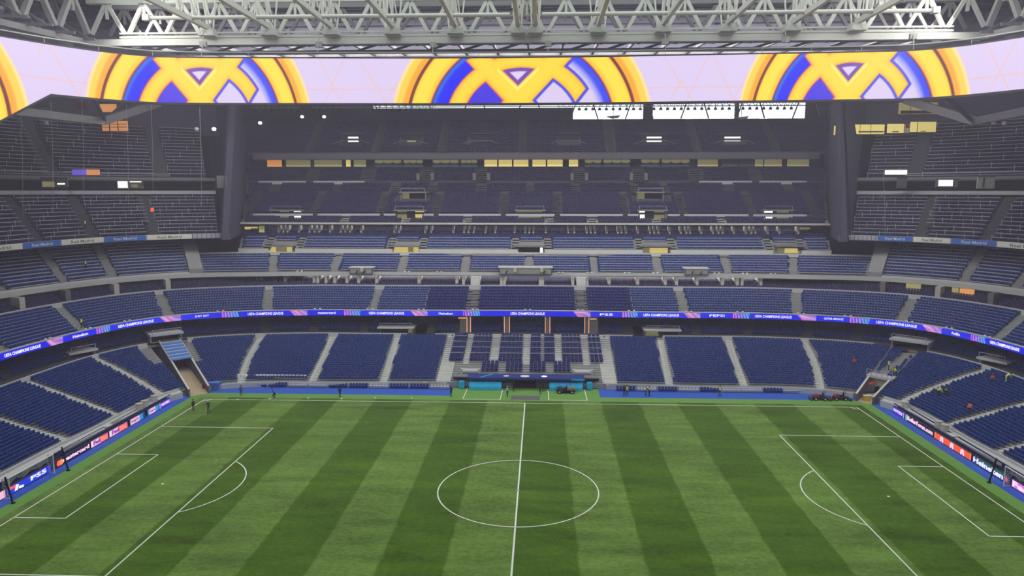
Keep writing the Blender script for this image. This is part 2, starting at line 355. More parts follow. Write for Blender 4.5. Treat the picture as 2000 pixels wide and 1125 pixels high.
def tier(name, label, ranges, pos, zF, zB, n, aisles=(), aw=1.2, seat='full', smat='seat_navy', pitch_=.5, gaps=(), nogo=(), tmat='concrete', tag='', solid_steps=False, rail=None, limit=None, parent=None, seat_from=0, floor_z=None):
    """stepped terrace with seats; pos(s,t) gives plan xy for row fraction t; aisles = (s front, s back)"""
    T = MB(); rise = (zB-zF)/n; ais = [a if isinstance(a, tuple) else (a, a) for a in aisles]
    for s0, s1 in ranges:
        ns = max(2, int(abs(s1-s0)/1.6)+1); S = np.linspace(s0, s1, ns)
        for r in range(n):
            a, b = pos(S, r/n), pos(S, (r+1)/n); z = zF+r*rise; zl = z-rise if r else (floor_z if floor_z is not None else z-.35)
            if limit:
                for P in (a, b): L_ = limit(P[:, 1]); P[:, 0] = np.clip(P[:, 0], -L_, L_)
            base = len(T.v)
            for P, zz in ((a, zl), (a, z), (b, z)): T.v += [(float(p[0]), float(p[1]), zz) for p in P]
            for i in range(ns-1):
                g = any(ga <= (S[i]+S[i+1])/2 <= gb and ra <= r < rb for ga, gb, ra, rb in gaps)
                if g: continue
                for o in (0, ns): T.f.append((base+o+i, base+o+i+1, base+o+ns+i+1, base+o+ns+i)); T.m.append(0)
    ter = T.build(name, tmat, parent)
    if parent is None: prop(ter, label, kind='structure')
    elif label: ter['label'] = label
    # seats
    for s0, s1 in ranges:
        Sf = np.arange(s0, s1, .1)
        for r in range(seat_from, n):
            t = (r+.30)/n; P = pos(Sf, t); z = zF+r*rise
            dl = np.hypot(*np.diff(P, axis=0).T); cl = np.concatenate([[0], np.cumsum(dl)]); m_ = int(cl[-1]/pitch_)
            if m_ < 2: continue
            L_ = (np.arange(m_)+.5)*pitch_+(cl[-1]-m_*pitch_)/2
            s_ = np.interp(L_, cl, Sf); x = np.interp(L_, cl, P[:, 0]); y = np.interp(L_, cl, P[:, 1])
            tx = np.interp(L_+.2, cl, P[:, 0])-np.interp(L_-.2, cl, P[:, 0]); ty = np.interp(L_+.2, cl, P[:, 1])-np.interp(L_-.2, cl, P[:, 1])
            ln = np.hypot(tx, ty)+1e-9; tx /= ln; ty /= ln; nx, ny = -ty, tx
            k = np.where(tx*0+(pos(s_, min(1, t+.2))-pos(s_, t))[:, 0]*nx+(pos(s_, min(1, t+.2))-pos(s_, t))[:, 1]*ny < 0, -1, 1); nx *= k; ny *= k
            keep = np.ones(m_, bool); sl = np.gradient(cl, Sf); sca = np.interp(s_, Sf, sl)
            for af, ab in ais: keep &= np.abs(s_-(af+(ab-af)*t))*sca > aw/2+.26
            for ga, gb, ra, rb in list(gaps)+list(nogo):
                if ra <= r < rb: keep &= ~((s_ > ga) & (s_ < gb))
            if limit: keep &= np.abs(x) < limit(y)-.5
            u_, v_, w_ = x, y, x
            P3 = np.stack([x, y, np.full(m_, z)], 1)[keep]; put_seats(seat, smat, P3, np.stack([nx, ny], 1)[keep], tag+':'+str(r))
    # aisles
    for af, ab in ais:
        if solid_steps:
            key = (round(aw, 2), round(rise, 3)); ai = empty('aisle_stairs'); ai.parent = ter
            if key not in AISLE_STEP: AISLE_STEP[key] = MB().box(-aw/2, aw/2, 0, .42, 0, rise*.55).box(-aw/2, aw/2, -.02, .05, rise*.5, rise*.58).mesh('step', 'step_pale')
            bed = MB()
            for r in range(n):
                sC = af+(ab-af)*(r+.5)/n; c0 = pos(np.array([sC]), r/n)[0]; c1 = pos(np.array([sC]), (r+1)/n)[0]; nn = c1-c0; L1 = np.hypot(*nn); nn = nn/L1; tt = np.array([nn[1], -nn[0]])*aw/2
                z = zF+r*rise
                ov = .55 if L1 > .5 else .5; cc = c0+nn*(L1-.42)
                o = link('step', AISLE_STEP[key], ai); o.location = (cc[0], cc[1], z+.005); o.rotation_euler = (0, 0, math.atan2(-nn[0], nn[1]))
                a_, b_, c_, d_ = c0-tt, c0+tt, c1+tt, c1-tt
                bed.quad((*a_, z+.006), (*b_, z+.006), (*c_, z+.006), (*d_, z+.006)); bed.quad((*a_, z-rise), (*b_, z-rise), (*b_, z+.006), (*a_, z+.006))
            bed.build('stair_bed', 'step_pale', ai)
        else:
            A = MB()
            for r in range(n):
                for h2 in (0, 1):
                    t0, t1 = (r+h2*.5)/n, (r+h2*.5+.5)/n; sC = af+(ab-af)*(t0+t1)/2
                    c0 = pos(np.array([sC]), t0)[0]; c1 = pos(np.array([sC]), t1)[0]; nn = c1-c0; nn = nn/np.hypot(*nn); tt = np.array([nn[1], -nn[0]])*aw/2
                    z1 = zF+r*rise+.01+h2*rise*.5; z0 = z1-rise*.5-.02
                    P = [c0-tt, c0+tt, c1+tt, c1-tt]; A.hexa([(*k, z0) for k in P]+[(*k, z1) for k in P])
            A.build('aisle_stairs', 'concrete' if tmat == 'concrete' else 'concrete_dark', ter)
    if rail:   # pale row rails with uprights, as in the standing sections
        R = MB(); cnt = 0
        for s0, s1 in ranges:
            S = np.linspace(s0, s1, max(2, int(abs(s1-s0)/.6)))
            for r in range(n):
                P = pos(S, (r+(.02 if rail[0] > .8 else .12))/n); z = zF+r*rise
                for i in range(len(S)-1):
                    sm = (S[i]+S[i+1])/2
                    if any(abs(sm-(af+(ab-af)*r/n)) < 3 and np.hypot(*(P[i]+P[i+1])/2-pos(np.array([af+(ab-af)*r/n]), r/n)[0]) < aw*.5+.35 for af, ab in ais): continue
                    if len(rail) > 3 and rail[3][0] < sm < rail[3][1]: continue
                    if any(ga < sm < gb and ra <= r < rb for ga, gb, ra, rb in list(gaps)+list(nogo)): continue
                    if limit and abs(P[i][0]) > limit(P[i][1])-1: continue
                    rt = rail[2] if len(rail) > 2 else .08
                    R.beam((*P[i], z+rail[0]), (*P[i+1], z+rail[0]), .07, rt)
                    if (i+r*3) % rail[1] == 0: R.beam((*P[i], z), (*P[i], z+rail[0]+.35), .07, .07)
        R.build('row_rail', 'rail_metal', ter)
    return ter
def P_bowl(f, b): return lambda s, t: bowl(s, f(s)*(1-t)+b(s)*t)
def P_flat(y0, y1): return lambda s, t: np.stack([np.asarray(s, float)+0*t, np.full(np.shape(s), y0+(y1-y0)*t)], -1)
def band(mb, s0, s1, f, za, zb, thick=.3, m=0, step=1.5):
    """solid wall/fascia following a plan curve from height za to zb, thickness outward"""
    n = max(2, int(abs(s1-s0)/step)+1); S = np.linspace(s0, s1, n); A = bowl(S, f(S)); B = bowl(S, f(S)+thick)
    for i in range(n-1):
        mb.hexa([(*A[i], za), (*A[i+1], za), (*B[i+1], za), (*B[i], za), (*A[i], zb), (*A[i+1], zb), (*B[i+1], zb), (*B[i], zb)], m)
    return mb
def off(f, k): return lambda s: f(s)+k
# --- lower tier
GAPL = [(-63.2, -56.6)]; 
def interp2(a, b): return lambda s: a
T1A = [(-64.4, -70.1), (-79.3, -81.2), (-91.8, -92.5), (-103, -104), (64.9, 70.4), (79.2, 82.2), (90.6, 92.8), (101.5, 103), (-51.6, -48.3), (-37.4, -38.4), (-24.9, -25.7), (24.6, 25.6), (37.2, 38.5), (51.6, 48.5)]
T1A = [(-51.8, -48.3), (-37.4, -38.4), (-24.9, -25.7), (24.6, 25.6), (37.2, 38.5), (51.8, 48.5), (-66.8, -69.2), (-79.8, -80.4), (-92, -92.3), (-104, -104), (66, 70.4), (79.4, 81.6), (91.4, 92.2), (103, 103)]
low = tier('lower_terrace', 'lowest stepped concrete terrace nearest the pitch', [(-112, -61.9), (-58.2, -15.8), (15.8, 58.6), (61.6, 112)], P_bowl(dA, off(dB, -.9)), .9, 5.4, 22, T1A, 1.25, 'full', 'seat_navy', .5, solid_steps=True, tag='low', floor_z=0., nogo=[(-58.4, -56.9, 10, 22), (-63.4, -61.5, 12, 22)])
tier('lower_terrace_bridge_part', None, [(58.6, 61.6)], lambda s, t: bowl(s, dA(s)*(1-(.33+.67*t))+(dB(s)-.9)*(.33+.67*t)), .9+.33*4.5, 5.4, 15, [(59.6, 61.0)], 1.3, 'full', 'seat_navy', .5, tag='low', parent=low)
ctr = tier('centre_terrace', 'central lower terrace of grey steps behind the dugouts', [(-15.8, 15.8)], P_bowl(dA, off(dB, -.9)), .9, 5.75, 22, [], 1.25, 'wide', 'seat_violet', .62, nogo=[(-99, 99, 0, 99)], floor_z=0.)
for sg in (-1, 1):  # wide stairs either side of the centre block
    st = MB()
    for k in range(44):
        t0, t1 = k/44, (k+1)/44; y0 = 43+17.6*t0; y1 = 43+17.6*t1; z = .9+4.85*t1
        st.box(min(sg*13.2, sg*15.7), max(sg*13.2, sg*15.7), y0, y1+.02, z-.25, z+.03)
    st.build('stair_flight', 'step_pale', ctr)
mb = MB()
for rg in ((-112, -62.2), (-57.4, -23.8), (-18.3, -14.6), (14.6, 20.3), (26.1, 56.6), (62.6, 112)): band(mb, *rg, off(dB, -.75), 5.2, 6.15, .22)
band(mb, -15, 15, off(dB, -.75), 5.2, 6.0, .6)
struct('walkway_parapet', mb, 'curb_pale', label='pale parapet along the walkway at the top of the lowest terrace')
mb = MB(); S0 = 0
band(mb, -112, 112, off(dB, -.6), 5.2, 5.45, 1.7); struct('walkway_floor', mb, 'concrete', label='grey walkway above the lowest terrace')
T1B = [-103, -92, -81, -69.5, -48, -41.5, -33, -19.5, 19.5, 33, 41.5, 49, 54.5, 69.5, 81, 92, 103]
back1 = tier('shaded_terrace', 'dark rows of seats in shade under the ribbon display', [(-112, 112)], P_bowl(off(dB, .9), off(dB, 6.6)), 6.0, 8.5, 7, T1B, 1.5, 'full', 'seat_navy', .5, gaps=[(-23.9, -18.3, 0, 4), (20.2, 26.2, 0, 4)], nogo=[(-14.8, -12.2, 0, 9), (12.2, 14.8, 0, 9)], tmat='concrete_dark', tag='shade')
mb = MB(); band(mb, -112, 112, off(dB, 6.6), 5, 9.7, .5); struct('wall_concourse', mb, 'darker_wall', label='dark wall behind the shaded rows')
# front wall of the lower tier
mb = MB()
for rg in ((-112, -63.2), (63.0, 112)): band(mb, *rg, off(dA, -1.5), 0, 1.0, 1.4)
for rg in ((-112, -63.2), (63.0, 112)): band(mb, *rg, off(dA, -.25), .9, 1.35, .25)
for rg in ((-57.8, -13.8), (13.8, 57.5)): band(mb, *rg, off(dA, -.35), 0, .85, .3)
struct('front_parapet', mb, 'ledge_grey', label='pale grey parapet and walkway at the foot of the lowest terrace')
# --- second tier and the ribbon ledge
T2A = [-104, -93, -81.5, -70, -59.1, -47.4, -31, -11, 10.5, 30.6, 47.4, 59.1, 70.5, 81.5, 93, 104]
t2 = tier('second_terrace', 'second terrace directly above the ribbon display', [(-112, 112)], P_bowl(off(dR, .5), off(dC, 0)), 10.1, 13.85, 10, T2A, 1.35, 'full', 'seat_navy', .5, nogo=[(-20.6, -11, 0, 99), (-10.5, 10.2, 0, 99), (11, 20.6, 0, 99)], rail=(.42, 9999, .15, (-20.6, 20.6)), tag='second')
tier('second_terrace_cushions', None, [(-20.6, 20.6)], P_bowl(off(dR, .5), off(dC, 0)), 10.1, 13.85, 8, [-11, 10.5], 1.9, 'wide', 'seat_violet', .62, tag='second', tmat='seat_dark', parent=t2)
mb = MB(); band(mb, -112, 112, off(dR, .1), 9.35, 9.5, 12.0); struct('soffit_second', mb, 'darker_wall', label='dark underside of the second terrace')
mb = MB(); band(mb, -112, 112, off(dR, .06), 9.45, 10.55, .35); band(mb, -112, 112, off(dR, 0), 10.5, 10.62, .5); struct('ribbon_fascia', mb, 'curb_pale', label='pale edge beam that carries the ribbon display')
# boxes between tier two and the ledge
mb = MB(); band(mb, -112, 112, off(dC, 0), 13.6, 14.55, .25); struct('box_parapet', mb, 'ledge_grey', label='pale kerb at the top of the second terrace')
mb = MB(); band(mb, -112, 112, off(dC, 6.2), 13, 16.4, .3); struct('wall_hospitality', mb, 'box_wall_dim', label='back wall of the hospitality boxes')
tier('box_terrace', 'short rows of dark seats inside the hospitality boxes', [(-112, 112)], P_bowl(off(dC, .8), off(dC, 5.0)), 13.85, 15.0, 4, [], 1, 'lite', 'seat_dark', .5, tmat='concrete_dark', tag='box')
mb = MB(); band(mb, -112, 112, dE, 16.15, 16.45, 6.0); band(mb, -112, -54.6, dE, 16.2, 17.0, .3); band(mb, -54.6, 54.6, dE, 16.2, 16.95, .3); band(mb, 54.6, 112, dE, 16.2, 17.0, .3)
struct('ledge_third', mb, 'ledge_grey', label='long pale concrete ledge at the foot of the third terrace')
mb = MB()
for sg in (-1, 1): band(mb, sg*55, sg*112, off(dE, .1), 16.95, 17.35, .12)
struct('ledge_coping', mb, 'curb_pale', label='pale coping on the ledge of the end stands')
# --- third tier
T3A = [-47, -39.9, -27.2, -13.7, -.1, 13.6, 27, 39.8, 47]
t3 = tier('third_terrace', 'third terrace of the long stand', [(-54.2, 54.2)], P_bowl(off(dE, .6), off(dG, 0)), 17.0, 19.95, 7, T3A, 1.35, 'full', 'seat_navy', .5, rail=(.44, 9999, .12), tag='third')
for sg in (-1, 1):
    rg = [(-112, -55.6)] if sg < 0 else [(55.6, 112)]
    tier('third_end_terrace', ('left' if sg < 0 else 'right')+' end stand terrace in shade under the banner band', rg, P_bowl(off(dE, .6), off(dE, 10.5)), 17.1, 23.2, 11, [sg*62.8, sg*67.6, sg*74, sg*85, sg*97], 1.35, 'full', 'seat_navy', .5, rail=(.42, 9999, .14), tag='thirdend')
    mb = MB(); a = bowl(sg*54.3, dE(54.5)); b = bowl(sg*54.3, 68); c = bowl(sg*55.6, 68); d = bowl(sg*55.6, dE(55.5))
    mb.hexa([(*a, 16.9), (*b, 16.9), (*c, 16.9), (*d, 16.9), (*a, 18.0), (*b, 23.8), (*c, 23.8), (*d, 18.0)]); struct('trim_split_wall', mb, 'concrete', label='concrete wall dividing the third terrace at the '+('left' if sg < 0 else 'right')+' corner')
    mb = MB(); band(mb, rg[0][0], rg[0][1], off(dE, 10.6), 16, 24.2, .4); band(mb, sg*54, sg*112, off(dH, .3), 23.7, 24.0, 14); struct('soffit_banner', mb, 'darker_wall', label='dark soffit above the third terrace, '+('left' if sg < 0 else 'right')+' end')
mb = MB(); band(mb, -54.2, 54.2, off(dG, 0), 19.9, 20.65, .2); struct('curb_third', mb, 'curb_pale', label='pale kerb at the top of the third terrace')
mb = MB(); mb.box(-66, 66, 77.2, 78.6, 20.0, 20.35); struct('walkway_third', mb, 'concrete', label='walkway behind the third terrace')
def LIM(y): q_ = np.asarray(y, float)-69; return 63.2+.12*q_+.0045*q_*q_
V3 = [-55, -27.3, .3, 27.5, 55.5]
T3B = []
for v in V3: T3B += [v-3.55, v+3.55]
tier('third_upper_terrace', 'short block of rows above the lit doorways of the long stand', [(-66, 66)], P_flat(78.6, 82.6), 21.0, 23.7, 5, T3B, 1.5, 'full', 'seat_navy', .5, rail=(.45, 9999, .1), gaps=[(v-3, v+3, 0, 2) for v in V3], nogo=[(v-3, v+3, 0, 3) for v in V3], tag='thirdup', limit=LIM)
mb = MB()
xs = [-66]+[x for v in V3 for x in (v-3.0, v+3.0)]+[66]
for i in range(0, len(xs), 2): mb.box(max(xs[i], -64.8), min(xs[i+1], 64.8), 78.45, 78.6, 20.3, 21.25)
struct('curb_third_upper', mb, 'curb_pale', label='pale kerb broken by the lit doorways')
# upper boxes and ledge
mb = MB(); mb.box(-65.5, 65.5, 82.6, 82.8, 23.3, 24.4); mb.box(-65.5, 65.5, 82.8, 89, 23.2, 23.5); struct('box_parapet_upper', mb, 'seat_dark', label='dark glazed front of the upper boxes')
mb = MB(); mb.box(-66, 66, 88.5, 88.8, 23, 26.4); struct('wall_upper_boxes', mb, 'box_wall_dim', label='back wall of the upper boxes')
tier('upper_box_terrace', 'rows of dark seats inside the upper boxes', [(-65, 65)], P_flat(83, 87.2), 24.0, 25.0, 4, [], 1, 'lite', 'seat_dark', .5, tmat='concrete_dark', tag='box', limit=LIM)
mb = MB(); mb.box(-65.8, 65.8, 82.5, 89, 26.2, 26.45); mb.box(-65.8, 65.8, 82.5, 82.8, 26.2, 26.85); struct('ledge_fourth', mb, 'ledge_grey', label='long pale concrete ledge at the foot of the fourth terrace')
# ------------------------------------------------------------------ upper long stand (recess)
def XA(l, v, y): return [float(ony(u, v, y)[0]) for u in l]
V4 = [float(ony(u, 420, 86)[0]) for u in (564, 801, 1036, 1275, 1521)]
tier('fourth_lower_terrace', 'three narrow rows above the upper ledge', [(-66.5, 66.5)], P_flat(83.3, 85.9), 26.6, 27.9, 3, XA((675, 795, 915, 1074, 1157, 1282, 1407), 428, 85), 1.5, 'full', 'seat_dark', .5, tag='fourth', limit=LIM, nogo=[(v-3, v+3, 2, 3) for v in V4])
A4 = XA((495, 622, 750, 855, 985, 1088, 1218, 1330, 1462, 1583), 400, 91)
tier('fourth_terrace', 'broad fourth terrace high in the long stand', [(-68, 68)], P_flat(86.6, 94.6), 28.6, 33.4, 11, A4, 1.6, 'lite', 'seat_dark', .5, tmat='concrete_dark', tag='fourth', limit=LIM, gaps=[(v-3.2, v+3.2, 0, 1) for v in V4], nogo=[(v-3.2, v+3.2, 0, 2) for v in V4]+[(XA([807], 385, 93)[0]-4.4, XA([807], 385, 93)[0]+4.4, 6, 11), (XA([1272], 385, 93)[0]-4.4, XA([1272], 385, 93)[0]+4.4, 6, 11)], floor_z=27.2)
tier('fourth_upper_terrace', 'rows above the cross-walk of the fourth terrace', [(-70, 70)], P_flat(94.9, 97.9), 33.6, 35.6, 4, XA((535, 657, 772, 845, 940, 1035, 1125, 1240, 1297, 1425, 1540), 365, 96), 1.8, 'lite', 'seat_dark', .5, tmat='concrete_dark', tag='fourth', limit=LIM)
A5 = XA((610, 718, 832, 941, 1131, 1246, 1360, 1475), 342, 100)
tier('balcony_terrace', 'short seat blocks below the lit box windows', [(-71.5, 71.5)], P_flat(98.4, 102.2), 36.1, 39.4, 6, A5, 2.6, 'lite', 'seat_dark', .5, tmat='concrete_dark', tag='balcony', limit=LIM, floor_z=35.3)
mb = MB()
for a, b in ((505, 598), (613, 712), (1365, 1468), (1483, 1575)):
    mb.box(float(ony(a, 358, 98.3)[0]), float(ony(b, 358, 98.3)[0]), 98.1, 98.3, 35.5, 36.35)
for a, b in ((495, 611), (621, 742), (750, 772), (828, 847), (857, 978), (988, 1087-4), (1094, 1216), (1226, 1246), (1304, 1327), (1336, 1461), (1471, 1575)):
    mb.box(float(ony(a, 421, 86.5)[0]), float(ony(b, 421, 86.5)[0]), 86.35, 86.5, 28.15, 28.72)
struct('trim_curb_fourth', mb, 'rail_metal', label='thin pale kerbs at the front of the fourth terrace blocks')
mb = MB(); p = A5
for x in p[2:6]: 
    for sg in (-1, 1): mb.box(x+sg*1.75-.35, x+sg*1.75+.35, 98.3, 102.2, 36.5, 38.2)
struct('trim_stair_wall', mb, 'grey_steel', label='low pale walls beside the balcony stairs')
# box window wall of the long stand
mb = MB(); mb.box(-72, 72, 102.4, 102.7, 38, 39.9); mb.box(-72, 72, 104.5, 104.8, 39, 43); struct('wall_box_window', mb, 'darker_wall', label='dark wall around the lit box windows')
WIN = [(522, 551, 'lit_orange'), (559, 607, 'lit_yellow_dim'), (614, 668, 'lit_yellow_dim'), (676, 685, 'lit_yellow'), (691, 715, 'lit_yellow_dim'), (946, 971, 'lit_yellow'), (974, 1000, 'lit_yellow'), (1003, 1032, 'lit_yellow'), (1040, 1066, 'lit_yellow'), (1069, 1099, 'lit_yellow'), (1111, 1129, 'lit_yellow'), (1362, 1402, 'lit_yellow_dim'), (1411, 1440, 'glass'), (1443, 1470, 'glass'), (1474, 1490, 'lit_yellow_dim'), (1492, 1527, 'lit_yellow_dim'), (1537, 1580, 'lit_yellow_dim')]
bw = empty('window_long_stand'); prop(bw, 'row of yellow lit box windows high in the long stand', kind='structure')
for a, b, m in WIN:
    x0, x1 = float(ony(a, 318, 102.6)[0]), float(ony(b, 318, 102.6)[0])
    MB().box(x0, x1, 102.55, 102.62, 39.95, 41.6).build('window_pane', m, bw)
    MB().box(x0-.12, x0, 102.4, 102.7, 39.9, 41.7).box(x1, x1+.12, 102.4, 102.7, 39.9, 41.7).build('mullion', 'dark_steel', bw)
for a, b, n in ((732, 784, 3), (788, 826, 3), (845, 896, 3), (900, 932, 3), (1142, 1175, 2), (1178, 1231, 3), (1252, 1288, 2), (1292, 1347, 3)):
    x0, x1 = float(ony(a, 318, 102.6)[0]), float(ony(b, 318, 102.6)[0]); mb = MB(); k = (x1-x0)/n
    for i in range(n):
        poly = [(x0+i*k+.1, 41.6)]+[(x0+(i+.5-.5*math.cos(math.pi*j/6))*k, 41.15-.42*math.sin(math.pi*j/6)) for j in range(7)]+[(x0+(i+1)*k-.1, 41.6)]
        mb.prism(poly, 1, 102.5, 102.6)
    mb.build('scalloped_blind', 'lit_yellow_dim', bw); MB().box(x0, x1, 102.62, 102.66, 39.9, 41.6).build('window_pane', 'glass', bw)
mb = MB(); mb.box(-69, 69, 99.6, 100.0, 41.72, 43.1); mb.box(-69, 69, 99.7, 105, 41.6, 41.8); struct('balcony_front', mb, 'fin_grey', label='long grey balcony front above the lit box windows')
V5 = XA((690, 805, 935, 1110, 1275, 1430), 275, 106)
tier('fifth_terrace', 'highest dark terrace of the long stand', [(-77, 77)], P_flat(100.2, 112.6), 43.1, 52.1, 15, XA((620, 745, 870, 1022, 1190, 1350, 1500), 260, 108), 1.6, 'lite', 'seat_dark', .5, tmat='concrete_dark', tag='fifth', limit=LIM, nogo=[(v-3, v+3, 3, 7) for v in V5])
mb = MB(); mb.box(-80, -42, 113.4, 113.8, 50, 56.2); mb.box(-42, 10.5, 113.4, 113.8, 50, 55.4); mb.box(-80, 80, 113.4, 113.8, 50, 52.4); mb.box(76, 80, 113.4, 113.8, 50, 67); mb.box(-80, -46, 113.4, 113.8, 50, 67); mb.box(-78, 78, 112.6, 113.6, 51.6, 52.1)
mb.box(-46, 76, 113.4, 113.8, 58.6, 67)
struct('wall_back', mb, 'dark_wall', label='dark back wall at the top of the long stand')
# bright gap under the roof: frames, posts and struts
mb = MB()
for i, x in enumerate(np.linspace(-40, 74, 17)):
    mb.beam((x, 113.6, 52.5), (x+(2.2 if i % 2 else -2.2), 113.6, 59), .28, .28, up=(0, 1, 0))
mb.box(-46, 76, 113.5, 113.7, 55.6, 55.8); mb.box(28.6, 31, 112.8, 113.6, 52, 60); mb.box(52, 53, 112.8, 113.6, 52, 60)
struct('trim_roof_gap', mb, 'dark_steel', label='dark struts across the bright gap under the roof')
# ------------------------------------------------------------------ recess side walls, corner towers
for sg in (-1, 1):
    side = 'left' if sg < 0 else 'right'
    mb = MB(); F = (sg*62.0, 67.3); F2 = (sg*63.6, 67.8)
    prof = [F, F2, tuple(bowl(sg*52.2, 63.0)), tuple(bowl(sg*52.2, 92)), (sg*92, 118), (sg*79.6, 118), (sg*71.6, 101), (sg*66.6, 84.5)]
    if sg < 0: prof = prof[::-1]
    n = len(prof); base = 0
    mb.v = [(float(x), float(y), 23.9) for x, y in prof]+[(float(x), float(y), 66) for x, y in prof]
    mb.f = [tuple(range(n))[::-1], tuple(range(n, 2*n))]+[(i, (i+1) % n, n+(i+1) % n, n+i) for i in range(n)]; mb.m = [0]*len(mb.f)
    # slope the front edge back with height, as the photo shows
    top = [(x+sg*6.6*min(1, max(0, (75-y)/8)), y+26*min(1, max(0, (80-y)/13)), z) for x, y, z in mb.v[n:]]; mb.v[n:] = [(x, y, z) for x, y, z in top]
    struct('wall_tower', mb, 'dark_wall', label='tall dark '+side+' corner wall beside the recessed upper stand')
    mb = MB(); a = (sg*66.5, 84.5); b = (sg*64.3, 72)
    mb.hexa([(*F, 23.9), (sg*65.2, 77, 23.9), (sg*65.0, 77, 23.9), (F[0]-sg*.3, F[1], 23.9), (*F, 25), (sg*65.2, 77, 25), (sg*65.0, 77, 25), (F[0]-sg*.3, F[1], 25)])
    struct('trim_tower_base', mb, 'fin_grey', label='grey base edge of the '+side+' corner wall')
# ------------------------------------------------------------------ end stands, upper part
for sg in (-1, 1):
    side = 'left' if sg < 0 else 'right'
    R = (lambda a, b: [(-b, -a)]) if sg < 0 else (lambda a, b: [(a, b)])
    mb = MB(); band(mb, *R(51.6, 112)[0], dH, 23.95, 25.0, .35); struct('banner_ledge', mb, 'ledge_grey', label='pale ledge of the '+side+' end that carries the club banners')
    tier('fourth_end_terrace', side+' end stand terrace with pale row rails above the banners', R(52.4, 112), P_bowl(off(dH, .6), off(dH, 12.4)), 24.7, 33.1, 12, [sg*58.2, sg*63.9, sg*69.4, sg*79, sg*90], 1.8, 'lite', 'seat_dark', .55, tmat='concrete_dark', tag='endup', rail=(.95, 4, .1))
    mb = MB(); band(mb, *R(52.2, 112)[0], off(dH, 12.2), 33.2, 33.95, .3); band(mb, *R(52.2, 112)[0], off(dH, 12.4), 33.3, 33.5, 5); struct('concourse_curb', mb, 'ledge_grey', label='pale rail wall of the high concourse, '+side+' end')
    mb = MB(); band(mb, *R(52.2, 112)[0], off(dH, 17), 33, 37, .3); struct('wall_high_concourse', mb, 'darker_wall', label='dark back wall of the high concourse, '+side+' end')
    mb = MB(); band(mb, *R(52.2, 112)[0], off(dH, 10.8), 36.0, 36.3, 6.5); band(mb, *R(52.2, 112)[0], off(dH, 10.8), 36.0, 36.75, .3); struct('ledge_fifth', mb, 'grey_steel', label='thin grey ledge under the top terrace, '+side+' end')
    band_r = MB(); band(band_r, *R(56, 112)[0], off(dH, 10.9), 37.5, 37.6, .1); band(band_r, *R(56, 112)[0], off(dH, 10.9), 37.1, 37.18, .1); band_r.build('hand_rail', 'rail_metal', bpy.data.objects['ledge_fifth' if sg < 0 else 'ledge_fifth.001'])
    tier('fifth_end_terrace', side+' end top terrace of dark rows with thin pale rails', R(53, 112), P_bowl(off(dH, 11.4), off(dH, 25)), 36.8, 48.4, 15, [sg*56.6, sg*65.4, sg*74, sg*86], 2.4, 'lite', 'seat_dark', .55, tmat='concrete_dark', tag='endtop', rail=(.92, 7, .08))
    mb = MB(); band(mb, *R(50, 112)[0], off(dH, 25.2), 47, 67, .4); struct('wall_end_'+side, mb, 'dark_wall', label='dark back wall above the top terrace, '+side+' end')
# outer shell so that no daylight leaks in low down
mb = MB(); mb.box(-140, 140, 119, 119.5, -1, 50); mb.box(-140, -139.5, -140, 119, -1, 66); mb.box(139.5, 140, -140, 119, -1, 66); mb.box(-140, -72, 119, 119.5, 50, 66); mb.box(72, 140, 119, 119.5, 50, 66)
mb.box(-140, 140, -140, -139.5, -1, 66)
struct('wall_outer', mb, 'dark_wall', label='outer wall of the bowl')
# near stand behind the camera, only its mass
mb = MB()
for k in range(22): mb.box(-80, 80, -52-(k+1)*2.4, -52-k*2.4, -.5, 1+k*1.35 if -52-k*2.4 > -70 else 1+k*1.35)
struct('near_terrace', mb, 'seat_dark', label='stand below and behind the camera')
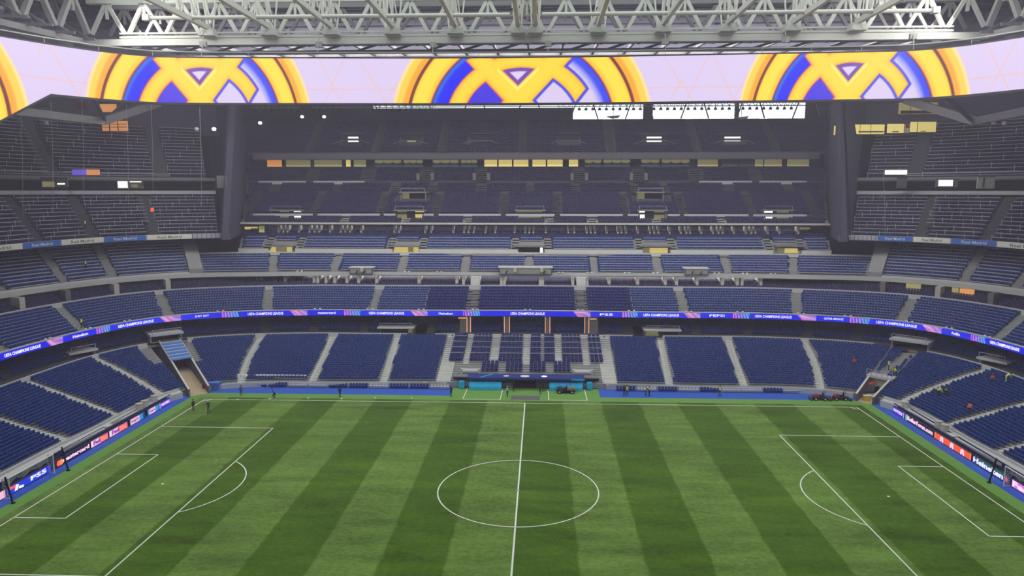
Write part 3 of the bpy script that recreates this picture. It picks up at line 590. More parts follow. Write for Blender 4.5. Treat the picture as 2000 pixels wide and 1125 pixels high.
# ------------------------------------------------------------------ roof
RZ = 66.5
mb = MB(); OX, OY0, OY1 = 60, -36, 40.5
mb.box(-141, 141, OY1+4, 121, RZ, RZ+.6); mb.box(-141, 141, -141, OY0, RZ, RZ+.6); mb.box(-141, -OX-8, OY0, OY1+4, RZ, RZ+.6); mb.box(OX+8, 141, OY0, OY1+4, RZ, RZ+.6)
struct('ceiling_roof_deck', mb, 'roof_deck', label='grey underside of the fixed roof over the stands')
mb = MB()
for y in np.arange(50, 118, 6.5): mb.beam((-100, y, 65.6), (100, y, 65.6), .5, 1.0)
for x in np.arange(-96, 97, 12): mb.beam((x, 46, 66.0), (x, 118, 66.0), .5, .8)
struct('roof_purlin', mb, 'dark_steel', label='grey steel purlins under the fixed roof').__setitem__('kind', 'structure')
def truss(name, label, p, q, zb, zt, npan, mats, chord=(.9, 1.0), web=.55, half0=False, post=True, topw=1.0):
    """Warren truss from p to q (plan points): chords, V diagonals, short posts"""
    t = empty(name); prop(t, label, kind='structure')
    p, q = np.array(p, float), np.array(q, float)
    P = lambda k, z: (*(p+(q-p)*k), z)
    MB().beam(P(0, zb+chord[1]/2), P(1, zb+chord[1]/2), chord[0], chord[1]).build('bottom_chord', mats, t)
    MB().beam(P(0, zt), P(1, zt), topw, 1.1).build('top_chord', mats, t)
    zf = zb+1.9
    for i in range(npan):
        k0, k1, k2 = i/npan, (i+.5)/npan, (i+1)/npan
        D = MB().beam(P(k0+.06/npan, zf), P(k1-.02/npan, zt-.5), web, web*.9, up=(0, 1, 0)); D.build('diagonal', mats, t)
        D = MB().beam(P(k2-.06/npan, zf), P(k1+.02/npan, zt-.5), web, web*.9, up=(0, 1, 0)); D.build('diagonal', mats, t)
        if post: MB().beam(P(k1, zt-.6), P(k1, zt-2.9), web*.7, web*.7).build('post', mats, t)
        w = np.array((q-p)/np.linalg.norm(q-p)); c = np.array(P(k1, zt-.75)); 
        g = MB(); a_ = c[:2]-w*1.0; b_ = c[:2]+w*1.0; g.hexa([(*(c[:2]-w*.35), zt-1.3), (*(c[:2]+w*.35), zt-1.3), (*(c[:2]+w*.35+[.0, .2]), zt-1.3), (*(c[:2]-w*.35+[.0, .2]), zt-1.3), (*a_, zt-.4), (*b_, zt-.4), (*(b_+[0, .2]), zt-.4), (*(a_+[0, .2]), zt-.4)]); g.build('gusset', mats, t)
    return t
TY = 40.0
tr = truss('roof_truss', 'long pale steel truss across the far edge of the roof opening', (-71, TY), (71, TY), 57.2, 64.3, 23, 'white_steel')
truss('roof_truss', 'second, shaded truss behind the long pale roof truss', (-71, TY+5), (71, TY+5), 58.0, 64.6, 23, 'grey_steel', web=.5)  # darker steel puts the shade on this plane into its colour
mb = MB()
for z, y, hh in ((58.55, TY-.1, .28), (59.15, TY-.1, .25), (58.85, TY+.5, .12)): mb.beam((-66, y, z), (66, y, z), .25, hh)
mb.box(-66, 66, TY+.3, TY+2.4, 58.35, 58.45)
mb.build('maintenance_walkway', 'white_steel', tr)
mb = MB()
for x in np.arange(-66, 66.1, 2.0): mb.beam((x, TY+2.3, 58.4), (x, TY+2.3, 59.6), .08)
mb.beam((-66, TY+2.3, 59.6), (66, TY+2.3, 59.6), .1); mb.beam((-66, TY+2.3, 59.0), (66, TY+2.3, 59.0), .08); mb.build('hand_rail', 'grey_steel', tr)
# soffit joists under and behind the beam
mb = MB()
for i, x in enumerate(np.arange(-66, 67, 6.0)):
    mb.beam((x, TY+.5, 58.3), (x, TY+26, 60.2), .4, .5); 
    mb.beam((x, TY+3, 57.6), (x+3, TY+11, 59.4), .3, .3); mb.beam((x+6, TY+3, 57.6), (x+3, TY+11, 59.4), .3, .3)
    mb.beam((x+.3, TY+6, 57.0), (x+5.6, TY+6, 58.6), .3, .35); 
for y, z in ((TY+6, 57.2), (TY+12, 58.2), (TY+20, 59.6), (TY+25, 60)): mb.beam((-72, y, z), (72, y, z), .4, .45)
struct('roof_joist', mb, 'grey_steel', label='grey joists behind the main roof beam')
mb = MB(); mb.box(-100, 100, TY+27, TY+27.5, 60, 66.5); struct('wall_roof_fascia', mb, 'roof_deck', label='grey roof fascia behind the joists')
# hangers and tube above the giant screen come with the screen
# bearings and the trusses of the sliding roof that run towards the near side
NODE = [-50.8, -40.9, -30.9, -21.1, -11.2, -1.35, 1.35, 11.2, 21.2, 31.1, 41, 50.8]
for i, x in enumerate(NODE):
    lab = ['leftmost bearing block', 'second bearing block from the left', 'third bearing block from the left', 'fourth bearing block from the left', 'fifth bearing block from the left', 'left bearing block of the centre pair', 'right bearing block of the centre pair', 'fifth bearing block from the right', 'fourth bearing block from the right', 'third bearing block from the right', 'second bearing block from the right', 'rightmost bearing block'][i]
    t = empty('sliding_truss', (x, 38.6, 58.3)); prop(t, 'pale lattice truss of the sliding roof on the '+lab, 'truss', 'sliding roof trusses')
    w = 1.15 if abs(x) < 2 else 1.25
    b = MB().box(-w, w, -.9, .9, 0, .55).box(-w*.8, w*.8, -.8, .8, .55, 1.15)
    for k in (-w*.55, w*.55): b.tube([(k, -.95, .45), (k, .95, .45)], .42, 10)
    b.build('bearing_block', 'white_steel', t)
    zb, zt = 1.5, 9.5; ys = [0, -4.5, -9, -13.5, -18, -22.5, -27, -31.5, -36, -40.5, -45]
    MB().beam((0, 0.4, zb-.1), (0, -70, zb-.1), .6, .75).build('bottom_chord', 'white_steel', t)
    MB().beam((0, .4, zt), (0, -70, zt), .6, .7).build('top_chord', 'white_steel', t)
    for k, y in enumerate(ys):
        MB().beam((0, y, zb), (0, y, zt), .3, .3).build('post', 'white_steel', t)
        if k < len(ys)-1:
            MB().beam((0, y, zb), (0, y-2.25, zt), .26).beam((0, y-4.5, zb), (0, y-2.25, zt), .26).build('diagonal', 'white_steel', t)
            s_ = .9 if abs(x) > 2 else .6
            MB().tube([(s_, y-.6, zb+.4), (.1, y-2.4, zt-.2)], .11, 6).tube([(-s_, y-3.8, zb+.4), (.1, y-2.4, zt-.2)], .11, 6).build('brace', 'white_steel', t)
    for k, (dx, dy) in enumerate(((1.9, 0), (-1.9, 0)) if abs(x) > 2 else ((1.05, 0), (-1.05, 0))):
        MB().tube([(dx*.5, -.2, .9), (dx, .2, zt)], .14, 6).build('post', 'white_steel', t)
tb = MB()
for (a, b) in ((-57.6, -2.4), (2.4, 59.5)): tb.tube([(a, 33, 59.9), (b, 33, 59.9)], .3, 10)
o = tb.build('cross_tube', 'white_steel'); prop(o, 'long pale horizontal tube crossing in front of the sliding roof trusses', 'pipe')
for sx, x in ((0, -57.6), (1, 59.5)):
    MB().box(x-.5, x+.5, 32.5, 33.5, 59.5, 60.4).build('end_cap', 'white_steel', o)
# trusses over the ends
for sg in (-1, 1):
    side = 'left' if sg < 0 else 'right'
    a = np.array([sg*71, TY]); b = np.array([sg*79.5, 4.]) if sg < 0 else np.array([sg*79.5, 4.])
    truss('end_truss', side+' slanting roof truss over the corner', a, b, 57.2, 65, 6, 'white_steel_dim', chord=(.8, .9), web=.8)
    truss('end_truss', side+' slanting roof truss, rear plane in shade', a+[sg*5, 3], b+[sg*6, 0], 57.6, 65, 6, 'grey_steel', chord=(.6, .6), web=.6)  # rear plane's shade is set by the darker steel colour
    mb = MB()
    for k in range(9):
        y = 38-k*5; mb.beam((sg*69, y, 57.9), (sg*92, y+3, 59.5), .35, .4); mb.beam((sg*70, y, 58), (sg*78, y+5, 62), .3, .3); mb.beam((sg*76, y+4, 57.2), (sg*86, y-1, 59.2), .3, .3)
    for k in range(3): mb.beam((sg*(75+k*6), 40, 58.4+k*.6), (sg*(80+k*6), -10, 58.4+k*.6), .4, .5)
    struct('end_joist', mb, 'grey_steel', label='grey joists over the '+side+' corner')
    mb = MB(); mb.box(min(sg*95, sg*95.5), max(sg*95, sg*95.5), -40, TY+27, 60, 66.5); struct('wall_end_fascia', mb, 'roof_deck', label='grey roof fascia over the '+side+' end')
# big box beams under the roof at the two corners
for sg, P in ((-1, ((310, 201, 78), (200, 237, 62), (-40, 208, 32))), (1, ((1770, 196, 78), (1905, 237, 62), (2060, 206, 32)))):
    t = empty('corner_beam'); prop(t, 'angled grey box beam under the giant screen at the '+('left' if sg < 0 else 'right')+' corner', kind='structure')
    pts = [ony(u, v, y) for u, v, y in P]
    MB().beam(pts[0], pts[1], 1.0, 1.5).build('beam_arm', 'grey_steel', t)
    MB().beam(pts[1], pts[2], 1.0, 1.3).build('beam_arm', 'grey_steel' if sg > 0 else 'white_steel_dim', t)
    MB().beam(pts[1]+[0, 1, .2], pts[0]+[sg*5.5, 1, 2.2], .5, .6).build('brace', 'dark_steel', t)
    MB().beam(pts[1]+[0, 1, .2], pts[2]+[sg*-9, 14, 3.8], .5, .6).build('brace', 'dark_steel', t)
# ------------------------------------------------------------------ displays: coloured LED grids on real curved panels
def led_material(name, strength):
    m = bpy.data.materials.new(name); m.use_nodes = True; nt = m.node_tree; b = nt.nodes['Principled BSDF']
    b.inputs['Base Color'].default_value = (.01, .01, .01, 1); b.inputs['Roughness'].default_value = .5
    a = nt.nodes.new('ShaderNodeAttribute'); a.attribute_name = 'led'
    nt.links.new(a.outputs['Color'], b.inputs['Emission Color']); b.inputs['Emission Strength'].default_value = strength
    MATS[name] = m
led_material('led_screen', 1.12); led_material('led_ribbon', 1.0); led_material('led_board', 1.0)
mat('letter_white', rgb(240, 235, 255), .5, emit=.9); mat('letter_pink', rgb(255, 205, 235), .5, emit=.9)
mat('letter_purple', rgb(120, 40, 160), .5, emit=.8); mat('letter_red', rgb(250, 90, 70), .5, emit=.9); mat('letter_orange', rgb(255, 140, 60), .5, emit=.9)
mat('banner_cream', rgb(240, 236, 222), .8); mat('banner_blue', rgb(66, 116, 206), .8); mat('banner_ink', rgb(120, 122, 130), .8); mat('banner_white', rgb(228, 230, 234), .8)
def grid_display(name, pts2d, z0f, z1f, nz, colfn, m, parent, dz=0.):
    """pts2d: (n,2) plan; colfn(i_array, fraction_up_array)-> rgb srgb 0..255"""
    n = len(pts2d); fr = np.linspace(0, 1, nz)
    V = np.zeros((n, nz, 3)); V[:, :, 0] = pts2d[:, 0:1]; V[:, :, 1] = pts2d[:, 1:2]
    z0 = z0f; z1 = z1f; V[:, :, 2] = z0[:, None]+(z1-z0)[:, None]*fr[None]
    I = np.arange(n*nz).reshape(n, nz)
    Q = np.stack([I[:-1, :-1], I[1:, :-1], I[1:, 1:], I[:-1, 1:]], -1).reshape(-1, 4)
    me = fast_mesh(name, V.reshape(-1, 3), Q, m)
    c = colfn(np.repeat(np.arange(n), nz), V[:, :, 2].reshape(-1))/255.
    c = np.where(c <= .04045, c/12.92, ((c+.055)/1.055)**2.4)
    at = me.color_attributes.new('led', 'FLOAT_COLOR', 'POINT')
    at.data.foreach_set('color', np.concatenate([c, np.ones((len(c), 1))], 1).astype(np.float32).ravel())
    return link(name, me, parent)
def smooth(e0, e1, x): t = np.clip((x-e0)/(e1-e0), 0, 1); return t*t*(3-2*t)
def crest(x, y):
    """the emblem as the giant screen shows it, x from its centre, y downwards"""
    C = np.zeros((len(x), 3)); C[:] = (219, 201, 238)
    def lay(mask, col):
        nonlocal C
        C = C*(1-mask[:, None])+np.array(col, float)*mask[:, None]
    # faint orange lattice on the lavender field
    for a, per, ph, w in ((0, 66, 24, .9), (math.radians(60), 84, 10, .9), (math.radians(-62), 96, 40, .9)):
        q = y*math.cos(a)-x*math.sin(a)+ph; d = np.abs((q/per-np.round(q/per))*per); lay((1-smooth(w*.4, w*1.8, d))*.45*(np.abs(x) > 235), (250, 178, 140))
    r = np.hypot(x, y-252.6); S = lambda v, k=1.2: 1-smooth(-k, k, v)
    lay(S(r-252, 3), (255, 226, 150)); lay(S(r-247, 3), (255, 208, 70)); lay(S(r-234, 3), (255, 168, 26)); lay(S(r-223.5), (110, 44, 34)); lay(S(r-217.5), (255, 196, 30)); lay(S(r-214, 4), (255, 222, 58)); lay(S(r-190, 4), (255, 200, 30))
    lay(S(r-183), (214, 96, 86)); lay(S(r-180.5), (70, 30, 90))
    left = 1-smooth(-6, 6, x)
    inn = S(r-178.5)
    lay(inn*left, (22, 96, 226)); lay(S(r-171, 3)*left, (2, 8, 240))
    lay(inn*(1-left), (48, 62, 238)); lay(S(r-166, 5)*(1-left), (150, 150, 240)); lay(S(r-158, 6)*(1-left), (216, 200, 236))
    lay(S(r-146)*(x < -5), (60, 36, 222))
    xm = x+5
    cring = np.abs(r-132)-15
    term = (xm-107)*.707+(-(y-182))*-.707      # cut of the right arm
    cut = ((x-104)*.8+(y-181)*.6)*1.0
    cring = np.maximum(cring, cut-12)
    low = (y-(225-1.1*np.abs(xm)))/1.487
    # two crossing bars
    b1 = np.abs((y-1.1*xm-196)/1.487)-20; b2 = np.abs((y+1.1*xm-196)/1.487)-20
    Y = np.minimum(cring, np.minimum(b1, b2))
    win = np.maximum((y-(166-1.0*np.abs(xm+1)))/1.41, r-121)
    Y = np.maximum(Y, -win); 
    Y = np.where((y < 124) & (np.abs(xm) < 60), np.minimum(Y, 125-y), Y)
    Y = np.maximum(Y, r-170)
    lay(S(Y-5.5, 1.5)*(x > -5)*(r < 176), (66, 66, 226)); lay(S(Y-2.2, 1)*(x <= -5), (232, 98, 72))
    lay(S(Y, 1), (255, 176, 26)); lay(S(Y+3, 3), (255, 208, 34)); lay(S(Y+9, 5)*.45, (255, 226, 66))
    lay(S(np.abs(y-(174-1.0*np.abs(xm+1)))-4, 2)*(np.abs(xm) < 40)*(y > 130)*.8, (255, 240, 130))
    lay(S(win), (110, 60, 170)); lay(S(win+7, 1.5), (222, 204, 238))
    return C
KN = np.array([(-74.5, -62), (-74.5, -30), (-74.3, -6), (-73.2, 8), (-71.2, 17), (-67.5, 24.2), (-63.2, 30.2), (-57.8, 34.4), (-50, 35.5), (-34.4, 36.3), (-18, 37.1), (-2.2, 37.4), (13, 36.9), (29, 35.9), (42, 35.2), (51.5, 34.6), (57.8, 33.9), (63, 30.4), (67.6, 24.2), (71.2, 17), (73.2, 8), (74.3, -6), (74.5, -30), (74.5, -62)], float)
def resample(K, step, w=1.6):
    d = np.concatenate([[0], np.cumsum(np.hypot(*np.diff(K, axis=0).T))]); t = np.arange(0, d[-1], .25)
    P = np.stack([np.interp(t, d, K[:, 0]), np.interp(t, d, K[:, 1])], 1); k = np.exp(-.5*(np.arange(-20, 21)*.25/w)**2); k /= k.sum()
    Pp = np.pad(P, ((20, 20), (0, 0)), 'edge'); P = np.stack([np.convolve(Pp[:, 0], k, 'valid'), np.convolve(Pp[:, 1], k, 'valid')], 1)
    d = np.concatenate([[0], np.cumsum(np.hypot(*np.diff(P, axis=0).T))]); t = np.arange(0, d[-1], step)
    return np.stack([np.interp(t, d, P[:, 0]), np.interp(t, d, P[:, 1])], 1), t
SP, ST = resample(KN, .1)
i0 = np.argmin(np.where(SP[:, 1] > 30, np.abs(SP[:, 0]+.9), 1e9)); ST = ST-ST[i0]
def t_of_px(u): 
    uu, vv, zz = pix_arr(np.concatenate([SP, np.full((len(SP), 1), 51.)], 1)); ok = zz > 5
    return ST[np.argmin(np.where(ok, np.abs(uu-u), 1e9))]
def pix_arr(P):
    d = P-CAM; z = d@CF
    return 1000+FOC*(d@CR)/z, 562.5-FOC*(d@CU)/z, z
CT = [t_of_px(394), 0., t_of_px(1663)]
CT = [t_of_px(50)-20.9]+CT+[CT[2]*2]
ZB = np.full(len(ST), 47.6); tt0 = t_of_px(95)
ZB = np.where(ST < tt0, 47.6-np.minimum((tt0-ST)*.62, 6.0), ZB)
tt1 = -tt0+1.5; ZB = np.where(ST > tt1+9, 47.6-np.minimum((ST-tt1-9)*.62, 6.0), ZB)
ZT = np.full(len(ST), 54.4)
def screen_col(i, z):
    t = ST[i]; c = np.array(CT); k = np.argmin(np.abs(t[:, None]-c[None]), 1)
    x = (t-c[k])*12.05*np.array([1.0, 1.23, 1.02, 1.27, 1.2])[k]; y = 201-(z-47.6)/6.8*88
    return crest(x, y)*np.array([1, 1, 1.])
scr = empty('giant_screen'); prop(scr, 'giant curved screen ring under the roof showing yellow and blue emblems on lavender', 'screen')
disp = grid_display('display_panel', SP, ZB, ZT, 64, screen_col, 'led_screen', scr)
mb = MB(); ns = 12; idx = list(range(0, len(SP), ns))
def outn(P, i): d = P[min(i+ns, len(P)-1)]-P[max(i-ns, 0)]; d /= np.hypot(*d); return np.array([-d[1], d[0]])
NO = [outn(SP, i) for i in idx]
for a, b in zip(range(len(idx)-1), range(1, len(idx))):
    i, j = idx[a], idx[b]; p, q = SP[i], SP[j]; no, mo = NO[a], NO[b]
    for za, zb_, o0, o1 in ((ZB[i]-.35, ZB[j]-.35, -.06, .5), (ZT[i]+.02, ZT[j]+.02, -.06, .5)):
        P = [p+no*o0, q+mo*o0, q+mo*o1, p+no*o1]; hh = .33 if za < 50 else .18
        mb.hexa([(*P[0], za), (*P[1], zb_), (*P[2], zb_), (*P[3], za), (*P[0], za+hh), (*P[1], zb_+hh), (*P[2], zb_+hh), (*P[3], za+hh)])
    P = [p+no*.08, q+mo*.08, q+mo*.5, p+no*.5]
    mb.hexa([(*P[0], ZB[i]-.1), (*P[1], ZB[j]-.1), (*P[2], ZB[j]-.1), (*P[3], ZB[i]-.1), (*P[0], ZT[i]), (*P[1], ZT[j]), (*P[2], ZT[j]), (*P[3], ZT[i])])
mb.build('screen_frame', 'dark_steel', scr)
mb = MB(); HNG = []
for a in range(0, len(idx)-3, 3):
    p, q = SP[idx[a]], SP[idx[a+3]]; mb.beam((*(p+NO[a]*.2), 55.35), (*(q+NO[a+3]*.2), 55.35), .16, .16)
    if a % 6 == 0:
        HNG.append(MB().beam((*(p+NO[a]*.2), 54.4), (*(p+NO[a]*.2), 55.35), .07))
    if a % 15 == 0 and abs(p[0]) < 58: HNG.append(MB().beam((*(p+NO[a]*.2), 55.3), (*(p+NO[a]*1.5), 58.0), .11).box(p[0]+NO[a][0]*1.2-.5, p[0]+NO[a][0]*1.2+.5, p[1]+.9, p[1]+1.5, 56.3, 57.1))
mb.build('top_tube', 'white_steel_dim', scr); [g_.build('hanger', 'white_steel_dim', scr) for g_ in HNG]
# ------------------------------------------------------------------ lettering
def text_mesh(txt, size, extrude=.02, bold=0.0, slant=0.):
    cu = bpy.data.curves.new('lettering', 'FONT'); cu.body = txt; cu.size = size; cu.extrude = extrude; cu.offset = bold; cu.resolution_u = 2; cu.shear = slant
    o = bpy.data.objects.new('tmp', cu); COL.objects.link(o); dg = bpy.context.evaluated_depsgraph_get(); dg.update()
    me = bpy.data.meshes.new_from_object(o.evaluated_get(dg)); bpy.data.objects.remove(o); bpy.data.curves.remove(cu)
    v = np.array([tuple(k.co) for k in me.vertices]); return me, v
def letters(txt, h, width, place, m, parent, bold=0., slant=0., name='lettering'):
    """text fitted to height h and width; place(x 0..width, y 0..h, depth) -> world points"""
    me, v = text_mesh(txt, 1.0, .02, bold, slant)
    mn, mx = v.min(0), v.max(0); x = (v[:, 0]-mn[0])/(mx[0]-mn[0])*width; y = (v[:, 1]-mn[1])/(mx[1]-mn[1])*h
    P = place(x, y, v[:, 2]+.02)
    me.vertices.foreach_set('co', np.asarray(P, np.float32).ravel()); me.update(); me.materials.clear(); me.materials.append(M(m)); me.name = name
    return link(name, me, parent)
# ------------------------------------------------------------------ ribbon display
def arcpts(f, s0, s1, step=.1, k=0.):
    S = np.arange(s0, s1+step/2, step/4); P = bowl(S, f(S)+k); d = np.concatenate([[0], np.cumsum(np.hypot(*np.diff(P, axis=0).T))])
    t = np.arange(0, d[-1], step); return np.stack([np.interp(t, d, P[:, 0]), np.interp(t, d, P[:, 1])], 1), t
RP, RT = arcpts(dR, -112, 112, .12, -.05)
uR, vR, zR = pix_arr(np.concatenate([RP, np.full((len(RP), 1), 10.)], 1))
def r_t(u): return float(RT[np.argmin(np.where((zR > 5) & (RP[:, 1] > -2), np.abs(uR-u), 1e9))])
PINK = [(90, 124), (312, 354), (565, 601), (801, 835), (1119, 1154), (1334, 1369), (1556, 1595), (1800, 1840), (2035, 2075)]
STRI = [(187, 215), (432, 466), (672, 705), (905, 938), (1214, 1246), (1431, 1465), (1660, 1699), (1896, 1925)]
UCL = [(8, 79), (230, 300), (484, 553), (721, 789), (997, 1064), (1257, 1326), (1475, 1546), (1712, 1791), (1934, 1999)]
SPON = [(142, 172, 'Heineken'), (380, 408, 'JUST EAT'), (621, 655, 'mastercard'), (857, 884, 'Heineken'), (1172, 1197, 'PS5'), (1386, 1415, 'PEPSI'), (1609, 1647, 'QATAR AIRWAYS'), (1860, 1876, 'FedEx')]
def ribbon_col(i, z):
    t = RT[i]; f = (z-9.45)/1.05; C = np.zeros((len(t), 3)); C[:] = (16, 30, 236)
    C += (np.sin(t*.13)*10)[:, None]*np.array([1, 1.4, 0.5])
    for a, b in PINK:
        ta, tb = r_t(a), r_t(b); k = (t > ta+(1-f)*1.0) & (t < tb); w = .5+.5*np.sin(t*3.1+f*6+np.sin(t*1.3)*2)
        g = smooth(ta, tb, t); c = np.stack([250-70*g, 130+50*w-20*g, 226+14*g], 1)*(.86+.14*w[:, None]); C = np.where(k[:, None], c, C)
    for a, b in STRI:
        ta, tb = r_t(a), r_t(b); k = (t > ta) & (t < tb); g = (t-ta)/(tb-ta); w = np.sin((t+f*.5*g)*11) > -.25
        c = np.where(w[:, None], np.stack([250-190*g, 110+90*g, 214+26*g], 1), np.array([70., 40, 230])); C = np.where(k[:, None], c, C)
    return np.clip(C, 0, 255)
rib = empty('ribbon_display'); prop(rib, 'thin blue ribbon display running all along the edge above the shaded rows', 'display')
grid_display('display_strip', RP, np.full(len(RT), 9.48), np.full(len(RT), 10.48), 9, ribbon_col, 'led_ribbon', rib)
def place_ribbon(t0, z0, k=-.09):
    def f(x, y, dz):
        t = t0+x; px_, py_ = np.interp(t, RT, RP[:, 0]), np.interp(t, RT, RP[:, 1]); tx = np.interp(t+.3, RT, RP[:, 0])-np.interp(t-.3, RT, RP[:, 0]); ty = np.interp(t+.3, RT, RP[:, 1])-np.interp(t-.3, RT, RP[:, 1]); l = np.hypot(tx, ty)
        nx, ny = ty/l, -tx/l     # inward
        return np.stack([px_+nx*(.03+dz), py_+ny*(.03+dz), z0+y], 1)
    return f
for a, b in UCL:
    ta, tb = r_t(a), r_t(b)
    if b > 1998: tb = ta+6.0
    letters('UEFA CHAMPIONS LEAGUE', .5, tb-ta, place_ribbon(ta, 9.74), 'letter_white', rib, .015)
for a, b, w in SPON:
    ta, tb = r_t(a), r_t(b); letters(w, .46, tb-ta, place_ribbon(ta, 9.75), 'letter_white', rib, .012)
# ------------------------------------------------------------------ banners on the end ledges
HP = {}
def ban(sg, u0, u1, m, ink, nm, lab, cut=None):
    f = off(dH, -.06)
    if sg not in HP:
        P, T = arcpts(dH, *(sorted((sg*51.6, sg*112))), .2, -.08); HP[sg] = (P, T, pix_arr(np.concatenate([P, np.full((len(P), 1), 24.5)], 1)))
    P, T, (u, v, z) = HP[sg]
    def tt(q): return float(T[np.argmin(np.where((z > 5)&(P[:,1]>5), np.abs(u-q), 1e9))])
    ta, tb = tt(max(u0, -30)), tt(min(u1, 2030))
    if u0 < 0: ta = tb-(11.2)
    if u1 > 2001: tb = ta+11.2
    mb = MB(); n = max(2, int((tb-ta)/.8)); X = np.linspace(ta, tb, n+1); px_, py_ = np.interp(X, T, P[:, 0]), np.interp(X, T, P[:, 1])
    for i in range(n):
        a, b = (px_[i], py_[i]), (px_[i+1], py_[i+1]); d = np.array(b)-a; d /= np.hypot(*d); o = np.array([d[1], -d[0]])*.05
        mb.hexa([(a[0]+o[0], a[1]+o[1], 24.0), (b[0]+o[0], b[1]+o[1], 24.0), (*b, 24.0), (*a, 24.0), (a[0]+o[0], a[1]+o[1], 24.98), (b[0]+o[0], b[1]+o[1], 24.98), (*b, 24.98), (*a, 24.98)])
    o = mb.build('club_banner', m); prop(o, lab, 'banner', 'banners along the end ledges')
    def pl(x, y, dz):
        t = ta+(tb-ta)*.23+x; X_, Y_ = np.interp(t, T, P[:, 0]), np.interp(t, T, P[:, 1]); tx = np.interp(t+.4, T, P[:, 0])-np.interp(t-.4, T, P[:, 0]); ty = np.interp(t+.4, T, P[:, 1])-np.interp(t-.4, T, P[:, 1]); l = np.hypot(tx, ty)
        return np.stack([X_+ty/l*(.06+dz*.5), Y_-tx/l*(.06+dz*.5), 24.2+y], 1)
    if ink: letters('Real Madrid', .55, (tb-ta)*.55, pl, ink, o, .01)
ban(-1, -40, 44, 'banner_cream', 'banner_ink', 0, 'cream club banner cut by the left edge of the picture')
ban(-1, 45, 118, 'banner_blue', 'banner_white', 0, 'blue club banner nearest the left edge of the picture')
ban(-1, 120, 201, 'banner_cream', 'banner_ink', 0, 'cream club banner between two blue ones on the left ledge')
ban(-1, 203, 286, 'banner_blue', 'banner_white', 0, 'blue club banner on the left ledge, nearer the corner wall')
ban(-1, 288, 375, 'banner_cream', 'banner_ink', 0, 'cream club banner on the left ledge beside the plain grey panel')
ban(1, 1713, 1782, 'banner_blue', 'banner_white', 0, 'blue club banner on the right ledge beside the grey grille')
ban(1, 1784, 1855, 'banner_cream', 'banner_ink', 0, 'cream club banner between two blue ones on the right ledge')
ban(1, 1857, 1946, 'banner_blue', 'banner_white', 0, 'blue club banner on the right ledge, nearer the picture edge')
ban(1, 1948, 2060, 'banner_cream', 'banner_ink', 0, 'cream club banner cut by the right edge of the picture')
for sg, u0, u1 in ((-1, 377, 431), (1, 1660, 1710)):
    P, T, (u, v, z) = HP[sg]; tt = lambda q: T[np.argmin(np.where(z > 5, np.abs(u-q), 1e9))]
    ta, tb = tt(u0), tt(u1); mb = MB(); X = np.linspace(ta, tb, 13)
    Pn = [(np.interp(x, T, P[:, 0]), np.interp(x, T, P[:, 1])) for x in X]
    for i in range(12): mb.hexa([(Pn[i][0], Pn[i][1]-.05, 24.05), (Pn[i+1][0], Pn[i+1][1]-.05, 24.05), (*Pn[i+1], 24.05), (*Pn[i], 24.05), (Pn[i][0], Pn[i][1]-.05, 24.95), (Pn[i+1][0], Pn[i+1][1]-.05, 24.95), (*Pn[i+1], 24.95), (*Pn[i], 24.95)])
    o = mb.build('grille_panel', 'rail_metal'); prop(o, 'plain grey panel on the '+('left' if sg < 0 else 'right')+' ledge next to the corner wall', 'panel')
    g = MB()
    for i in range(0, 13, 2): g.box(Pn[i][0]-.06, Pn[i][0]+.06, Pn[i][1]-.12, Pn[i][1]-.05, 24.02, 24.98)
    g.build('mullion', 'grey_steel', o)
# ------------------------------------------------------------------ boards behind the goals
def board(x, y0, y1, sg, colf, lab, txts=(), hgt=.95, nm='advertising_board', m='led_board'):
    """upright board along the goal line; y0<y1; faces the pitch"""
    t = empty(nm, (0, 0, 0)); prop(t, lab, 'advertising board', 'boards behind the '+('left' if sg < 0 else 'right')+' goal')
    xf = x; xb = x+sg*.28
    MB().box(min(xf+sg*.03, xb), max(xf+sg*.03, xb), y0+.03, y1-.03, -.02, hgt+.04).build('cabinet', 'dark_steel', t)
    n = int((y1-y0-.1)/.08)+2; Y = np.linspace(y0+.05, y1-.05, n); 
    if sg < 0: P = np.stack([np.full(n, xf), Y[::1]], 1)
    else: P = np.stack([np.full(n, xf), Y[::-1]], 1)
    W = y1-y0
    def cf(i, z):
        yy = P[i, 1]; a = (yy-y0)/W if sg < 0 else (y1-yy)/W     # 0..1 in reading direction
        return colf(a, (z-.08)/(hgt-.1), W)
    grid_display('display_face', P, np.full(n, .08), np.full(n, hgt-.02), 9, cf, m, t)
    for tx, a0, a1, f0, hh, mt in txts:
        def pl(X, Yy, dz):
            al = a0*W+X
            yv = (y0+al) if sg < 0 else (y1-al)
            return np.stack([np.full(len(X), xf)-sg*(.03+dz), yv, .08+f0+Yy], 1)
        letters(tx, hh, (a1-a0)*W, pl, mt, t, .025)
    return t
def solid(c): return lambda a, f, W: np.tile(np.array(c, float), (len(a), 1))
def px_y(x, u):
    # along a wall at x, the y seen at column u
    return float(CAM[1]+(x-CAM[0])*(lambda d: d[1]/d[0])(ray(u, 0)-0*CU)) 
def wall_y(x, u, v): d = ray(u, v); t = (x-CAM[0])/d[0]; return float(CAM[1]+d[1]*t)
XL, XR = -57.0, 57.0
L = lambda u, v: wall_y(XL, u, v); Rr = lambda u, v: wall_y(XR, u, v)
def fed(a, f, W):
    C = np.tile(np.array([252, 200, 236.]), (len(a), 1)); C = np.where(((a > .28) & (a < .48))[:, None], (250, 196, 236), C); return C
board(XL, L(-40, 980)-4, L(11, 965), -1, solid((252, 196, 226)), 'pink lit board cut by the left edge of the picture')
board(XL, L(12, 962), L(100, 918), -1, solid((24, 60, 220)), 'blue lit board behind the left goal net', [('PS5', .52, .88, .22, .5, 'letter_white')])
